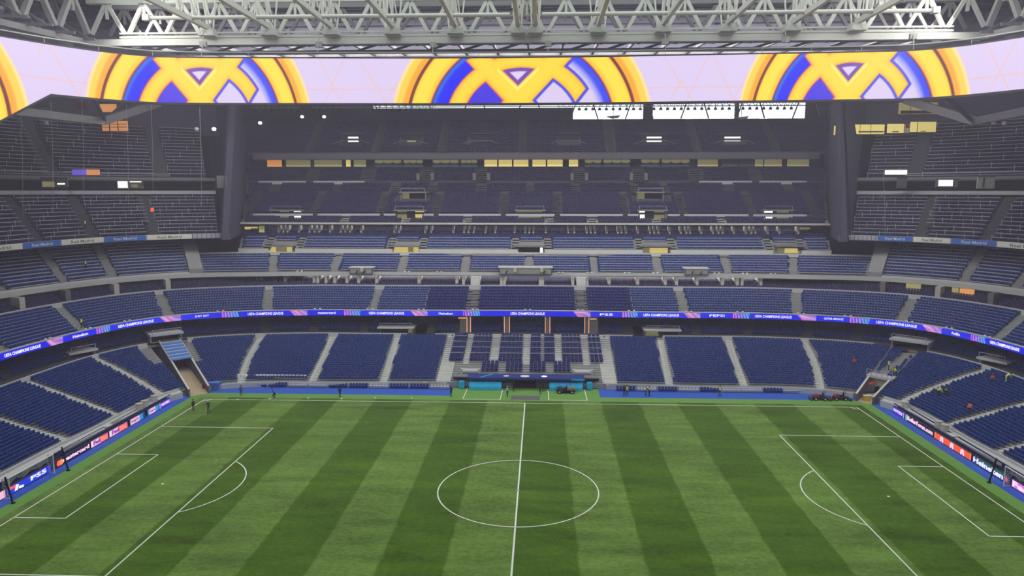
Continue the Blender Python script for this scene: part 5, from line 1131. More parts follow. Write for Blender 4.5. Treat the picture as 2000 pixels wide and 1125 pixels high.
# ------------------------------------------------------------------ pitchside front: benches, signs, rails
def front_boards(lst, y=42.75):
    for u0, u1, v0, v1, m, lab in lst:
        a, b = ony(u0, v1, y), ony(u1, v0, y); o = MB().box(float(a[0]), float(b[0]), y, y+.12, max(0, float(a[2])), float(b[2])).build('standing_sign', m); prop(o, lab, 'sign')
front_boards([(416, 445, 752, 760, 'seat_white', 'white pitchside panel beside the blue booth'), (781, 790, 745, 757, 'awning_pale', 'pale blue standing sign left of the dugouts'), (826, 833, 746, 756, 'seat_white', 'small white standing sign left of the dugouts'), (1243, 1250, 751, 762, 'awning_pale', 'pale blue standing sign right of the dugouts'), (1398, 1406, 756, 767, 'awning_pale', 'pale blue standing sign near the middle of the right side'), (1625, 1650, 764, 771, 'seat_white', 'white panel near the mowers')])
mb = MB(); 
rngs = [(-54, -14.2), (14.2, 53)]
for a, b in rngs:
    for x in np.arange(a, b, 1.6): mb.beam((x, 42.35, 0), (x, 42.35, .95), .05)
    mb.beam((a, 42.35, .95), (b, 42.35, .95), .06)
o = mb.build('pitchside_rail', 'rail_metal'); prop(o, 'low metal rail along the foot of the long stand', 'railing')
bench = MB()
for k in range(6): bench.box(k*.55, k*.55+.45, 0, .4, .38, .45).hexa([(k*.55, .36, .45), (k*.55+.45, .36, .45), (k*.55+.45, .44, .45), (k*.55, .44, .45), (k*.55+.04, .46, .85), (k*.55+.41, .46, .85), (k*.55+.41, .52, .85), (k*.55+.04, .52, .85)])
bench.box(0, 3.2, .1, .3, .1, .38)
bm_dark = bench.mesh('bench', 'seat_navy'); bm_w = bench.mesh('bench_pale', 'rail_metal')
rr = random.Random(3); k = 0
for x in np.arange(-52, 51, 3.55):
    if -16 < x < 14.4: continue
    o = link('bench', bm_dark if rr.random() < .6 else bm_w); o.location = (float(x), 41.55, 0); prop(o, ('navy' if o.data is bm_dark else 'pale grey')+' pitchside bench, '+nth(k+1)+' from the left along the foot of the long stand', 'bench', 'pitchside benches'); k += 1
wm = fast_mesh('front_row_seat', *TPL['wide'], 'seat_white')
for i, x in enumerate(np.arange(float(ony(466, 745, 43.2)[0]), float(ony(601, 745, 43.2)[0]), .66)):
    o = link('front_row_seat', wm); o.location = (float(x), 42.75, .86); prop(o, nth(i+1)+' white seat from the left in the front row of the long stand', 'seat', 'white front row seats')
    
# ------------------------------------------------------------------ goals
def goal(sg, yc):
    x = sg*56.15; t = empty('football_goal', (x, yc, 0)); prop(t, ('left' if sg < 0 else 'right')+' white football goal pushed back against the lit boards', 'goal'); w = 3.66
    for k in (-w, w): MB().tube([(0, k, 0), (0, k, 2.44)], .07, 10).build('goal_post', 'white_paint', t)
    MB().tube([(0, -w, 2.44), (0, w, 2.44)], .07, 10).build('crossbar', 'white_paint', t)
    for k in (-w, w): MB().tube([(0, k, 2.4), (sg*.75, k, 2.3), (sg*.8, k, 1.2)], .03, 6).tube([(0, k, .05), (sg*.75, k, .05)], .03, 6).build('net_support', 'net_white', t)
    nt = MB(); N = 30
    def P(i, j):   # gathered net hanging off the bar
        f = i/N; sag = .75+.22*abs(math.sin(f*math.pi*3.2+.6))+.12*math.sin(f*17)
        q = j/6; return (sg*(.08+.6*min(1, q*2.2)), -w+2*w*f, 2.42-sag*q-.02)
    for i in range(N+1):
        for j in range(6): nt.beam(P(i, j), P(i, j+1), .028)
    for j in range(7):
        for i in range(N): nt.beam(P(i, j), P(i+1, j), .028)
    for k in (-w, w):
        for j in range(9): nt.beam((0, k, .2+j*.27), (sg*.75, k, .2+j*.27), .02)
        for j in range(4): nt.beam((sg*.18*(j+.5), k, .1), (sg*.18*(j+.5), k, 2.35), .02)
    o = nt.build('goal_net', 'net_white', t); o['kind'] = 'stuff'
    for k, dy in ((-1, -.8), (1, 1.1)):
        y0 = yc+k*w+dy*.0+k*1.0; s_ = empty('net_stanchion', (sg*55.1, y0, 0)); prop(s_, 'tilted black pole with an arm '+('before' if k < 0 else 'beyond')+' the '+('left' if sg < 0 else 'right')+' goal', 'pole')
        MB().tube([(0, 0, 0), (sg*.6, 0, 3.0)], .10, 8).build('pole', 'black', s_); MB().box(-.18, .18, -.18, .18, 0, .1).build('base', 'black_matte', s_)
        MB().tube([(sg*.5, 0, 2.0), (sg*1.0, -k*.3, 2.15)], .06, 6).build('arm', 'black', s_)
goal(-1, -1.2); goal(1, -.3)
# ------------------------------------------------------------------ high concourse lights and things at the ends
def quad_at(nm, u0, u1, v0, v1, y, m, lab, cat, extra=None):
    a, b = ony(u0, v1, y), ony(u1, v0, y); x0, x1, z0, z1 = float(a[0]), float(b[0]), float(a[2]), float(b[2])
    t = empty(nm, ((x0+x1)/2, y, z0)); prop(t, lab, cat) if cat else prop(t, lab, kind='structure')
    w = (x1-x0)/2; MB().box(-w, w, 0, .25, 0, z1-z0).build('panel', m, t)
    MB().box(-w-.08, w+.08, -.05, .3, -.08, 0).box(-w-.08, w+.08, -.05, .3, z1-z0, z1-z0+.08).build('frame', 'dark_steel', t)
    if extra:
        for (p, q, r, s, mm) in extra: MB().box(-w+2*w*p, -w+2*w*q, -.08, .0, (z1-z0)*r, (z1-z0)*s).build('pane', mm, t)
    return t
def at_sd(s, off_): c = bowl(s, dH(s)+off_); return float(c[1])
quad_at('lit_opening', 81, 131, 347, 366, at_sd(-68.3, 16.0), 'box_wall_dim', 'left pale lit opening in the high left concourse', None, [(.05, .5, .05, .6, 'lit_yellow_dim'), (.62, .9, .3, .45, 'lit_white')])
quad_at('lit_opening', 230, 278, 348, 368, at_sd(-59.5, 16.0), 'box_wall', 'brightly lit opening in the high left concourse', None, [(.02, .4, .05, .95, 'lit_white'), (.5, .95, .6, .85, 'lit_white'), (.55, .8, .1, .4, 'lit_yellow_dim')])
quad_at('lit_opening', 1828, 1872, 350, 365, at_sd(63.5, 16.0), 'box_wall_dim', 'brightly lit opening in the high right concourse', None, [(.1, .75, .1, .9, 'lit_white')])
quad_at('white_column', 1908, 1944, 345, 368, at_sd(67.5, 15.0), 'box_wall', 'white column block in the high right concourse', None, [(.3, .4, .1, .9, 'dark_steel')])
quad_at('brown_column', 1752, 1772, 347, 367, at_sd(60, 15.0), 'fin_grey', 'brownish column in the high right concourse', None)
quad_at('white_column', 424, 442, 343, 367, 74.0, 'box_wall_dim', 'beige column beside the left corner wall', None)
quad_at('flag_cloth', 141, 167, 331, 342, at_sd(-65.6, 10.6), 'purple_light', 'blue half of the lit flag cloth on the top left ledge', 'flag')
quad_at('flag_cloth', 168, 193, 331, 342, at_sd(-64.4, 10.6), 'lit_orange', 'orange half of the lit flag cloth on the top left ledge', 'flag')
quad_at('lit_shop_window', 200, 248, 236, 256, at_sd(-62.0, 22), 'lit_orange', 'orange glowing window high in the left corner', None, [(.28, .32, 0, 1, 'dark_steel'), (.62, .65, 0, 1, 'dark_steel'), (0, 1, .35, .42, 'mower_red'), (0, 1, .65, .7, 'mower_red')])
quad_at('skylight', 1729, 1772, 332, 341, at_sd(58.7, 11.5), 'lit_white', 'bright torn gap behind the high right rail', None)
quad_at('hanging_sculpture', 196, 226, 203, 219, at_sd(-63.0, 22), 'lit_orange', 'orange lamp shape hanging high in the left corner', 'lamp')
quad_at('red_lamp', 150, 166, 200, 212, at_sd(-66.0, 22), 'red_cabinet', 'dim red lamp box high at the left', 'lamp')
quad_at('monitor_pair', 72, 96, 197, 208, at_sd(-69, 20), 'box_wall_dim', 'pair of pale grey boxes high at the far left', 'box')
quad_at('lit_room', 1629, 1641, 246, 264, 86, 'lit_yellow', 'narrow lit window at the left end of the right control room row', None)
quad_at('lit_room', 1655, 1728, 243, 262, 85, 'lit_yellow', 'long lit control room window with a dark desk line', None, [(.0, .05, .5, 1, 'dark_steel'), (.3, .98, .18, .3, 'black'), (.33, .34, 0, 1, 'dark_steel'), (.62, .63, 0, 1, 'dark_steel')])
quad_at('lit_room', 1733, 1766, 242, 260, 84.5, 'lit_yellow', 'lit room window with curved fittings', None, [(.3, .7, .1, .2, 'dark_steel')])
quad_at('lit_room', 1767, 1777, 243, 260, 84.3, 'box_wall', 'narrow pale window between two lit rooms', None, [(.1, .9, .6, .95, 'red_cabinet')])
quad_at('lit_room', 1778, 1829, 238, 258, 83.5, 'lit_yellow', 'long lit room window nearest the right corner beam', None, [(.4, .6, .05, .12, 'black'), (.25, .27, 0, 1, 'dark_steel')])
quad_at('lit_room', 1755, 1832, 200, 223, 87, 'lit_yellow_dim', 'upper dim lit room with desks right under the giant screen', None, [(.05, .95, .05, .3, 'black_matte'), (.3, .31, 0, 1, 'dark_steel'), (.65, .66, 0, 1, 'dark_steel')])
for k, (u0, u1, v0, v1, m) in enumerate(((1615, 1760, 228, 246, 'dark_wall'), (1832, 2000, 224, 262, 'dark_wall'))):
    pass
# floodlights in a line beneath the roof
fl = MB().lathe((0, 0, 0), [(.28, 0), (.42, -.5), (.38, -.55)], 10).box(-.06, .06, -.06, .06, 0, .8).mesh('floodlight', 'black_matte')
FLN = 0
tb = MB()
for a, b in ((-68, -56), (-53, -23), (6, 62)):
    tb.beam((a, 97, 53.8), (b, 97, 53.8), .2, .2).beam((a, 97, 54.7), (b, 97, 54.7), .2, .2)
    for x in np.arange(a, b, 1.5): tb.beam((x, 97, 53.8), (x+.75, 97, 54.7), .12).beam((x+1.5, 97, 53.8), (x+.75, 97, 54.7), .12)
o = tb.build('lighting_gantry', 'grey_steel'); prop(o, 'pale lattice gantry under the roof that carries the floodlights', 'gantry')
for a, b in ((-68, -56), (-53, -23), (6, 62)):
    for x in np.arange(a+.5, b, 1.6):
        FLN += 1; o = link('floodlight', fl); o.location = (float(x), 97, 53.45); prop(o, nth(FLN)+' small dark floodlight from the left hung under the giant screen', 'floodlight', 'floodlights under the roof')
for i, (u, v, y) in enumerate(((1198, 226, 100), (1448, 228, 98), (590, 228, 99), (633, 228, 99), (508, 240, 90), (90, 240, 60), (418, 252, 72), (384, 252, 70), (1941, 240, 60), (1962, 241, 60))):
    p = ony(u, v, y); t = empty('hanging_speaker', tuple(float(k) for k in p)); prop(t, ['dark loudspeaker tray hanging before the bright gap, left', 'dark loudspeaker tray hanging before the bright gap, right', 'small bright lamp under the screen, left of two', 'small bright lamp under the screen, right of two', 'round bright lamp on a strut by the left recess', 'dim lamp under the roof far left', 'big round lamp above the left top terrace', 'small lamp above the left top terrace', 'dark box lamp above the right top terrace, left of two', 'dark box lamp above the right top terrace, right of two'][i], 'lamp')
    if i < 2: MB().prism([(-1.6, -.2), (1.6, .1), (1.2, -.5), (-.2, -.7)], 1, -.5, .5).build('tray', 'fin_grey', t); MB().beam((0, 0, 0), (0, 0, 2), .1).build('stem', 'fin_grey', t)
    else: MB().lathe((0, 0, 0), [(.2, .35), (.42, .2), (.45, -.1), (.3, -.35)], 12).build('lamp_head', 'lit_white' if i in (2, 3, 4, 6) else 'box_wall', t); MB().beam((0, 0, .3), (0, 0, 1.2), .08).build('stem', 'dark_steel', t)
# hanging cables in front of the left end, safety net wires
for i, (u, v0, v1, y) in enumerate(((41, 225, 420, 36), (100, 200, 415, 40), (160, 190, 400, 44), (295, 200, 380, 50), (247, 205, 400, 47), (390, 210, 400, 56), (1725, 330, 470, 60))):
    p = ony(u, v0, y); q = ony(u+4, v1, y); o = MB().tube([p, (p+q)/2+[.1, 0, 0], q], .028, 5).build('hanging_cable', 'rail_metal'); prop(o, ['first', 'second', 'third', 'fifth', 'fourth', 'sixth', 'seventh'][i]+' thin cable from the left hanging below the giant screen', 'cable', 'hanging cables')
# ------------------------------------------------------------------ people
def person_mesh(pose, cols, fat=1.0):
    """one skinned body; cols = (top, trousers, skin, shoes). pose gives joints."""
    J = {'pelvis': (0, 0, .95), 'waist': (0, .0, 1.08), 'chest': (0, 0, 1.32), 'neck': (0, .0, 1.50), 'chin': (0, .01, 1.56), 'head': (0, .02, 1.66), 'crown': (0, .01, 1.74)}
    for s, n in ((-1, 'l'), (1, 'r')):
        J.update({'sh'+n: (s*.19, 0, 1.43), 'el'+n: (s*.26, -.02, 1.15), 'wr'+n: (s*.27, .08, .90), 'pa'+n: (s*.27, .10, .83),
                  'hip'+n: (s*.10, 0, .90), 'kn'+n: (s*.11, .02, .50), 'an'+n: (s*.12, 0, .09), 'he'+n: (s*.12, -.05, .04), 'to'+n: (s*.13, .18, .03)})
    P = dict(pose)
    bend = P.pop('bend', 0); lift = P.pop('drop', 0)
    for k, v in P.items(): J[k] = v
    if bend:
        c, s_ = math.cos(bend), math.sin(bend); up = ['waist', 'chest', 'neck', 'chin', 'head', 'crown']+[a+b for a in ('sh', 'el', 'wr', 'pa') for b in 'lr']
        for k in up:
            if k in P and k[:2] in ('el', 'wr', 'pa'): continue
            x, y, z = J[k]; y2, z2 = y, z-.95; J[k] = (x, y2*c+z2*s_, .95+z2*c-y2*s_)
    if lift:
        for k in list(J):
            if k[:2] not in ('an', 'he', 'to', 'kn'): x, y, z = J[k]; J[k] = (x, y-lift*.25, z-lift)
        for n in 'lr':
            x, y, z = J['kn'+n]; J['kn'+n] = (x*1.3, y+lift*.55, z-lift*.15)
    R = {'pelvis': .135*fat, 'waist': .12*fat, 'chest': .15*fat, 'neck': .055, 'chin': .07, 'head': .098, 'crown': .075, 'sh': .07, 'el': .048, 'wr': .033, 'pa': .038, 'hip': .085, 'kn': .058, 'an': .042, 'he': .045, 'to': .035}
    names = list(J); ix = {k: i for i, k in enumerate(names)}
    E_ = [('pelvis', 'waist'), ('waist', 'chest'), ('chest', 'neck'), ('neck', 'chin'), ('chin', 'head'), ('head', 'crown')]
    for n in 'lr': E_ += [('chest', 'sh'+n), ('sh'+n, 'el'+n), ('el'+n, 'wr'+n), ('wr'+n, 'pa'+n), ('pelvis', 'hip'+n), ('hip'+n, 'kn'+n), ('kn'+n, 'an'+n), ('an'+n, 'he'+n), ('an'+n, 'to'+n)]
    V = [J[k] for k in names]; Rr = [R[k] if k in R else R[k[:-1]] for k in names]; EE = [(ix[a], ix[b]) for a, b in E_]
    me = bpy.data.meshes.new('person_body'); me.from_pydata(V, EE, []); o = bpy.data.objects.new('tmp', me); COL.objects.link(o)
    md = o.modifiers.new('s', 'SKIN'); sv = me.skin_vertices[0].data
    for i, r in enumerate(Rr): sv[i].radius = (r, r*.82 if names[i] in ('pelvis', 'waist', 'chest') else r); sv[i].use_root = names[i] == 'pelvis'
    o.modifiers.new('u', 'SUBSURF').levels = 1
    dg = bpy.context.evaluated_depsgraph_get(); dg.update(); out = bpy.data.meshes.new_from_object(o.evaluated_get(dg)); bpy.data.objects.remove(o); bpy.data.meshes.remove(me)
    # fingers: five short tapering chains from the palm, and a nose
    v = [tuple(k.co) for k in out.vertices]; f = [tuple(p.vertices) for p in out.polygons]; h = MB()
    for n, s in (('l', -1), ('r', 1)):
        pa_, wr = Vector(J['pa'+n]), Vector(J['wr'+n]); d = (pa_-wr).normalized(); side = d.cross(Vector((1, 0, 0))); side = side.normalized() if side.length > .1 else Vector((0, 1, 0))
        for k, (o_, L_) in enumerate(((-.030, .075), (-.011, .09), (.010, .085), (.030, .065))):
            a = pa_+side*o_+d*.02; b = a+d*L_*.6+Vector((-s*.006, 0, 0)); c = b+d*L_*.5+Vector((-s*.022, 0, 0)); h.tube([a, b, c], [.010, .009, .007], 5)
        a = pa_-side*.02-d*.02; b = a-side*.04+d*.03; c = b+d*.035; h.tube([a, b, c], [.012, .010, .008], 5)
    hd = Vector(J['head']); fw = Vector((0, math.cos(bend), -math.sin(bend))); h.tube([hd+fw*.085+Vector((0, 0, .01)), hd+fw*.12-Vector((0, 0, .015))], [.012, .02], 5)
    for s in (-1, 1): h.tube([hd+Vector((s*.085, 0, -.02)), hd+Vector((s*.112, -.01, 0))], [.02, .026], 5)
    nb = len(v); v += h.v; f += [tuple(nb+i for i in q) for q in h.f]
    me = bpy.data.meshes.new('person_body'); me.from_pydata(v, [], f)
    for m in cols: me.materials.append(M(m))
    seg = [(Vector(J[a]), Vector(J[b]), a, b) for a, b in E_]; mi = []
    for p in me.polygons:
        c = Vector((0, 0, 0))
        for i in p.vertices: c += me.vertices[i].co
        c /= len(p.vertices); best = None
        for a, b, na, nb_ in seg:
            t = max(0, min(1, (c-a).dot(b-a)/max(1e-6, (b-a).length_squared))); dd = (c-(a+(b-a)*t)).length-(.05 if na in ('pelvis', 'waist') else 0)
            if best is None or dd < best[0]: best = (dd, na, nb_, t)
        na, nb_, t = best[1:]
        m = 0
        if na in ('neck', 'chin', 'head') or nb_ in ('neck', 'chin') and t > .8 or na[:2] in ('wr', 'pa'): m = 2
        elif na == 'pelvis' and nb_ != 'waist' or na[:2] in ('hi', 'kn') or nb_[:2] == 'hi': m = 1
        if na[:2] == 'an' or nb_[:2] in ('he', 'to'): m = 3
        mi.append(m)
    me.polygons.foreach_set('material_index', mi); me.update()
    for p in me.polygons: p.use_smooth = True
    return me, J
POSE = {
    'stand': {},
    'walk': {'knl': (-.10, .20, .52), 'anl': (-.11, .30, .10), 'hel': (-.11, .26, .05), 'tol': (-.12, .46, .08), 'knr': (.10, -.02, .50), 'anr': (.11, -.30, .13), 'her': (.11, -.36, .12), 'tor': (.11, -.15, .03), 'ell': (-.25, -.14, 1.17), 'wrl': (-.26, -.12, .93), 'pal': (-.26, -.10, .86), 'elr': (.25, .12, 1.17), 'wrr': (.26, .28, 1.0), 'par': (.26, .33, .95)},
    'reach': {'ell': (-.24, .22, 1.26), 'wrl': (-.16, .44, 1.22), 'pal': (-.14, .50, 1.22), 'elr': (.24, .2, 1.2), 'wrr': (.16, .42, 1.12), 'par': (.14, .49, 1.1)},
    'bend': {'bend': .85, 'ell': (-.25, .5, 1.0), 'wrl': (-.2, .62, .76), 'pal': (-.2, .64, .69), 'elr': (.25, .5, 1.0), 'wrr': (.2, .62, .76), 'par': (.2, .64, .69)},
    'crouch': {'bend': .55, 'drop': .48},
}
PN = [0]
def person(loc, rz, pose, top, trou, label, vest=None, hair='hair_dark', cap=None, tool=None, sc=1.04, fat=1.0):
    me, J = person_mesh(POSE[pose], (top, trou, 'skin', 'black'), fat)
    zmin = min(v.co.z for v in me.vertices)
    for v in me.vertices: v.co.z -= zmin
    t = empty('person', tuple(float(k) for k in loc), rz); t.scale = (sc, sc, sc); prop(t, label, 'person')
    link('body', me, t)
    U = lambda k: Vector(J[k])-Vector((0, 0, zmin))
    hd, cr, ch, wa, pe, nk = (U(k) for k in ('head', 'crown', 'chest', 'waist', 'pelvis', 'neck')); ax = (cr-U('chin')).normalized()
    h = MB(); h.tube([hd+ax*.0-Vector((0, .018, 0)), hd+ax*.05-Vector((0, .012, 0)), hd+ax*.10, hd+ax*.125], [.108, .112, .085, .03], 10); h.build('hair' if not cap else 'helmet', cap or hair, t)
    if vest:
        b = MB(); X = Vector((1, 0, 0)); up = (nk-pe).normalized(); fw = X.cross(up)*-1
        rings = []
        for c, rx, ry in ((pe+up*.0, .175, .145), (wa, .17, .14), (ch, .20, .155), (ch+up*.12, .20, .13), (ch+up*.17, .13, .09)): rings.append((c, rx*fat, ry*fat))
        n = 12
        for c, rx, ry in rings:
            for k in range(n): a = 2*math.pi*k/n; b.v.append(tuple(c+X*rx*math.cos(a)+fw*ry*math.sin(a)))
        for i in range(len(rings)-1):
            for k in range(n): b.f.append((i*n+k, i*n+(k+1) % n, (i+1)*n+(k+1) % n, (i+1)*n+k)); b.m.append(0)
        b.build('safety_vest', vest, t)
        s = MB()
        for f_ in (.15, .75):
            c = pe.lerp(ch, f_); V = []
            for dz in (0, .05):
                for k in range(n): a = 2*math.pi*k/n; V.append(tuple(c+up*dz+X*(.188*fat)*math.cos(a)+fw*(.153*fat)*math.sin(a)))
            nb = len(s.v); s.v += V
            for k in range(n): s.f.append((nb+k, nb+(k+1) % n, nb+n+(k+1) % n, nb+n+k)); s.m.append(0)
        s.build('reflective_band', 'reflective', t)
    if tool:
        p = U('par'); mb = MB().tube([p+Vector((-.05, 0, .35)), p, Vector((p.x+.45, p.y+.55, .03))], .018, 6); mb.box(p.x+.25, p.x+.65, p.y+.5, p.y+.6, 0, .05)
        o = mb.build('rake', 'box_wall'); o.matrix_world = Matrix.Translation(t.location) @ Matrix.Rotation(rz, 4, 'Z'); prop(o, 'long pale rake held by the groundsman near the left corner', 'rake')
    return t
def on0(u, v, z=0.): p = onz(u, v, z); return (p[0], p[1], z)
person(on0(378, 802, .012), 1.2, 'stand', 'cloth_black', 'cloth_black', 'person in black standing on the goal line near the left corner')
person(on0(407, 805, .012), -2.6, 'reach', 'cloth_black', 'cloth_black', 'person in dark clothes raking the grass near the left corner', hair='box_wall', tool=True)
person(on0(471, 773), .4, 'walk', 'cloth_grey', 'cloth_black', 'person in grey top and dark trousers on the blue strip at the left')
person(on0(536, 776), 2.4, 'crouch', 'cloth_black', 'cloth_black', 'person in black crouching by the far touchline')
person(on0(664, 776), 3.0, 'stand', 'cloth_navy', 'cloth_black', 'person in dark jacket standing on the touchline, left half', fat=1.1)
person(on0(881, 775), .2, 'reach', 'cloth_black', 'cloth_black', 'person in dark clothes at the end of the blue strip left of the dugouts')
person(on0(991, 775, .004), 2.9, 'walk', 'cloth_pale_blue', 'cloth_black', 'person in pale blue top walking beside the dark mat', hair='box_wall')
person(on0(1003, 765, .004), 3.1, 'walk', 'cloth_black', 'cloth_black', 'person in black walking out of the tunnel mouth')
person(on0(1055, 770, .004), 2.8, 'walk', 'cloth_black', 'cloth_black', 'person in black at the right side of the tunnel, in front')
person(on0(1061, 765, .004), 3.3, 'stand', 'cloth_navy', 'cloth_navy', 'person in navy at the right side of the tunnel, behind')
person(on0(1219, 773), .3, 'stand', 'cloth_navy', 'cloth_black', 'person in dark clothes on the right blue strip beside a yellow vest')
person(on0(1225, 773), 2.9, 'reach', 'cloth_black', 'cloth_black', 'person in yellow safety vest standing in the first pair on the right blue strip', vest='hivis_yellow')
person(on0(1261, 773), -1.4, 'bend', 'hivis_yellow', 'cloth_black', 'person in yellow jacket bending in the second pair on the right blue strip', vest='hivis_yellow', fat=1.15)
person(on0(1268, 774), 1.0, 'bend', 'cloth_black', 'cloth_black', 'person in black bending beside the yellow jacket on the right blue strip')
person(on0(1406, 773), 2.0, 'walk', 'cloth_black', 'cloth_black', 'person in yellow safety vest walking alone on the right blue strip', vest='hivis_yellow')
def stand_at(u, v, f, s_hint, zf, zb, dF, dB):
    """foot point on a terrace seen at pixel (u,v)"""
    best = None
    for k in np.linspace(0, 1, 400):
        z = zf+(zb-zf)*k; p = onz(u, v, z); s, d = to_sd(p[0], p[1]); e = abs(d-(dF(s)*(1-k)+dB(s)*k))
        if best is None or e < best[0]: best = (e, p, z)
    return (best[1][0], best[1][1], best[2])
LT = (0, .9, 5.75, dA, off(dB, -.9))
def lowp(u, v): return stand_at(u, v, None, 0, .9, 5.75, dA, off(dB, -.9))
def upz(p, dz): return (p[0], p[1], p[2]+dz)
person(upz(lowp(1668, 713), .1), 2.5, 'crouch', 'hivis_orange', 'cloth_black', 'person in pale orange vest low among the seats left of the right entrance', vest='hivis_orange')
person(upz(lowp(1735, 725), .2), -2.2, 'stand', 'hivis_yellow', 'cloth_navy', 'person in yellow jacket on the aisle above the entrance bridge', vest='hivis_yellow')
person(upz(lowp(1749, 737), .2), 2.0, 'bend', 'hivis_yellow', 'cloth_navy', 'person in yellow jacket bending beside the entrance bridge', vest='hivis_yellow')
person(upz(lowp(1831, 776), .2), -2.4, 'bend', 'hivis_yellow', 'cloth_navy', 'person in bright yellow jacket bending among the right seats', vest='hivis_yellow', fat=1.2)
person(upz(lowp(1848, 777), .2), 2.2, 'bend', 'cloth_black', 'cloth_black', 'person in yellow vest over black beside the bending worker', vest='hivis_yellow')
person(upz(lowp(1893, 812), .25), 2.6, 'stand', 'hivis_orange', 'cloth_black', 'person in orange jacket on the right aisle nearest the pitch', vest='hivis_orange')
person(upz(lowp(1938, 748), .2), 2.6, 'crouch', 'hivis_orange', 'cloth_navy', 'person in orange jacket high among the right seats', vest='hivis_orange')
person(upz(lowp(1964, 749), .2), -2.0, 'bend', 'hivis_yellow', 'hivis_yellow', 'person in yellow jacket and yellow trousers high among the right seats', vest='hivis_yellow')
def t2p(u, v): return stand_at(u, v, None, 0, 10.1, 14.2, off(dR, .5), dC)
person(upz(t2p(160, 643), .2), 1.4, 'stand', 'cloth_black', 'cloth_black', 'person in yellow safety vest on the left aisle just above the ribbon display', vest='hivis_yellow')
p = stand_at(168, 528, None, 0, 17.1, 23.2, off(dE, .6), off(dE, 10.5)); person(upz(p, .3), 1.5, 'stand', 'cloth_black', 'cloth_black', 'person in yellow vest in the shaded rows under the left banners', vest='hivis_yellow')
p = stand_at(167, 450, None, 0, 24.7, 33.1, off(dH, .6), off(dH, 12.4)); person(upz(p, .3), 1.5, 'stand', 'cloth_black', 'cloth_black', 'person in yellow vest on an aisle above the left banners', vest='hivis_yellow')
p = stand_at(297, 418, None, 0, 24.7, 33.1, off(dH, .6), off(dH, 12.4)); o = MB().hexa([(-.35, 0, 0), (.35, 0, 0), (.35, .1, 0), (-.35, .1, 0), (-.3, .25, .8), (.3, .25, .8), (.3, .35, .8), (-.3, .35, .8)]).build('red_jacket', 'letter_red'); o.location = upz(p, .5); prop(o, 'small red jacket hung on a seat above the left banners', 'jacket')
# ------------------------------------------------------------------ vehicles and loose things
def wheels(t, pts, r, w=.22):
    for x, y in pts:
        wl = MB().tube([(x-w/2, y, r), (x+w/2, y, r)], r, 14).build('wheel', 'tyre', t); MB().tube([(x-w/2-.02, y, r), (x+w/2+.02, y, r)], r*.45, 10).build('hub', 'seat_white', wl)
c = onz(1105, 767, 0); t = empty('utility_cart', (c[0], c[1], .004), math.radians(90)); prop(t, 'low dark utility cart with white wheel hubs on the turf right of the tunnel', 'cart')
MB().box(-.7, .7, -1.6, 1.6, .35, .62).build('chassis', 'cloth_black', t); MB().hexa([(-.62, .5, .62), (.62, .5, .62), (.62, 1.6, .62), (-.62, 1.6, .62), (-.55, .7, 1.0), (.55, .7, 1.0), (.55, 1.45, .92), (-.55, 1.45, .92)]).build('bonnet', 'dark_steel', t)
MB().box(-.68, .68, -1.6, -.2, .62, .95).box(-.6, .6, -1.5, -.3, .95, 1.0).build('cargo_bed', 'grey_steel', t); MB().box(-.5, .5, -.15, .3, .62, .85).box(-.5, .5, -.2, -.08, .85, 1.2).build('seat', 'black', t)
MB().tube([(0, .55, .95), (0, .35, 1.15)], .03, 6).tube([(-.2, .33, 1.17), (0, .3, 1.2), (.2, .33, 1.17)], .025, 6).build('steering_wheel', 'black', t); wheels(t, [(-.72, -1.0), (.72, -1.0), (-.72, 1.05), (.72, 1.05)], .3)
for i, u in enumerate((1600, 1640)):
    c = onz(u, 781, 0); t = empty('ride_mower', (c[0], c[1], -.02), math.radians(86)); prop(t, ('left' if i == 0 else 'right')+' of two red and black ride-on mowers parked on the blue strip', 'mower')
    MB().box(-.5, .5, -1.1, .9, .3, .55).build('chassis', 'cloth_black', t); MB().hexa([(-.42, .1, .55), (.42, .1, .55), (.42, 1.0, .55), (-.42, 1.0, .55), (-.36, .2, 1.0), (.36, .2, 1.0), (.36, .9, .85), (-.36, .9, .85)]).build('bonnet', 'mower_red', t)
    MB().box(-.28, .28, -.5, 0, .6, .8).box(-.28, .28, -.6, -.48, .8, 1.25).build('seat', 'black', t); MB().tube([(-.4, -.7, .5), (-.4, -.7, 1.6), (.4, -.7, 1.6), (.4, -.7, .5)], .035, 6).build('roll_bar', 'black', t)
    for y in (-1.5, 1.4): MB().tube([(-.8, y, .25), (.8, y, .25)], .2, 10).build('cutting_reel', 'dark_steel', t)
    wheels(t, [(-.55, -.75), (.55, -.75), (-.55, .7), (.55, .7)], .3)
c = onz(416, 763, 0); t = empty('ticket_booth', (c[0], c[1], 0)); prop(t, 'blue booth with a pale roof beside the left ramp', 'booth')
MB().box(-.9, .9, 0, 1.2, 0, 1.15).build('body', 'booth_blue', t); MB().box(-1.05, 1.05, -.1, 1.3, 1.15, 1.4).build('roof', 'awning_blue', t)
c = onz(402, 763, 0); t = empty('metal_cabinet', (c[0], c[1], 0)); prop(t, 'dark red cabinet at the foot of the left ramp', 'cabinet'); MB().box(-.62, .62, 0, .7, .05, 1.1).build('body', 'red_cabinet', t); MB().box(-.66, .66, -.04, .74, 1.1, 1.18).build('top_panel', 'mower_red', t); MB().box(-.02, .02, -.03, 0, .1, 1.05).build('door_gap', 'black', t)
c = onz(1694, 783, 0); t = empty('yellow_crate', (c[0], c[1], 0)); prop(t, 'yellow crate at the right corner of the blue strip', 'crate'); MB().box(-.6, .6, -.4, .4, .05, .85).build('body', 'yellow_paint', t); MB().box(-.66, .66, -.46, .46, .85, .95).build('rim', 'curb_pale', t)
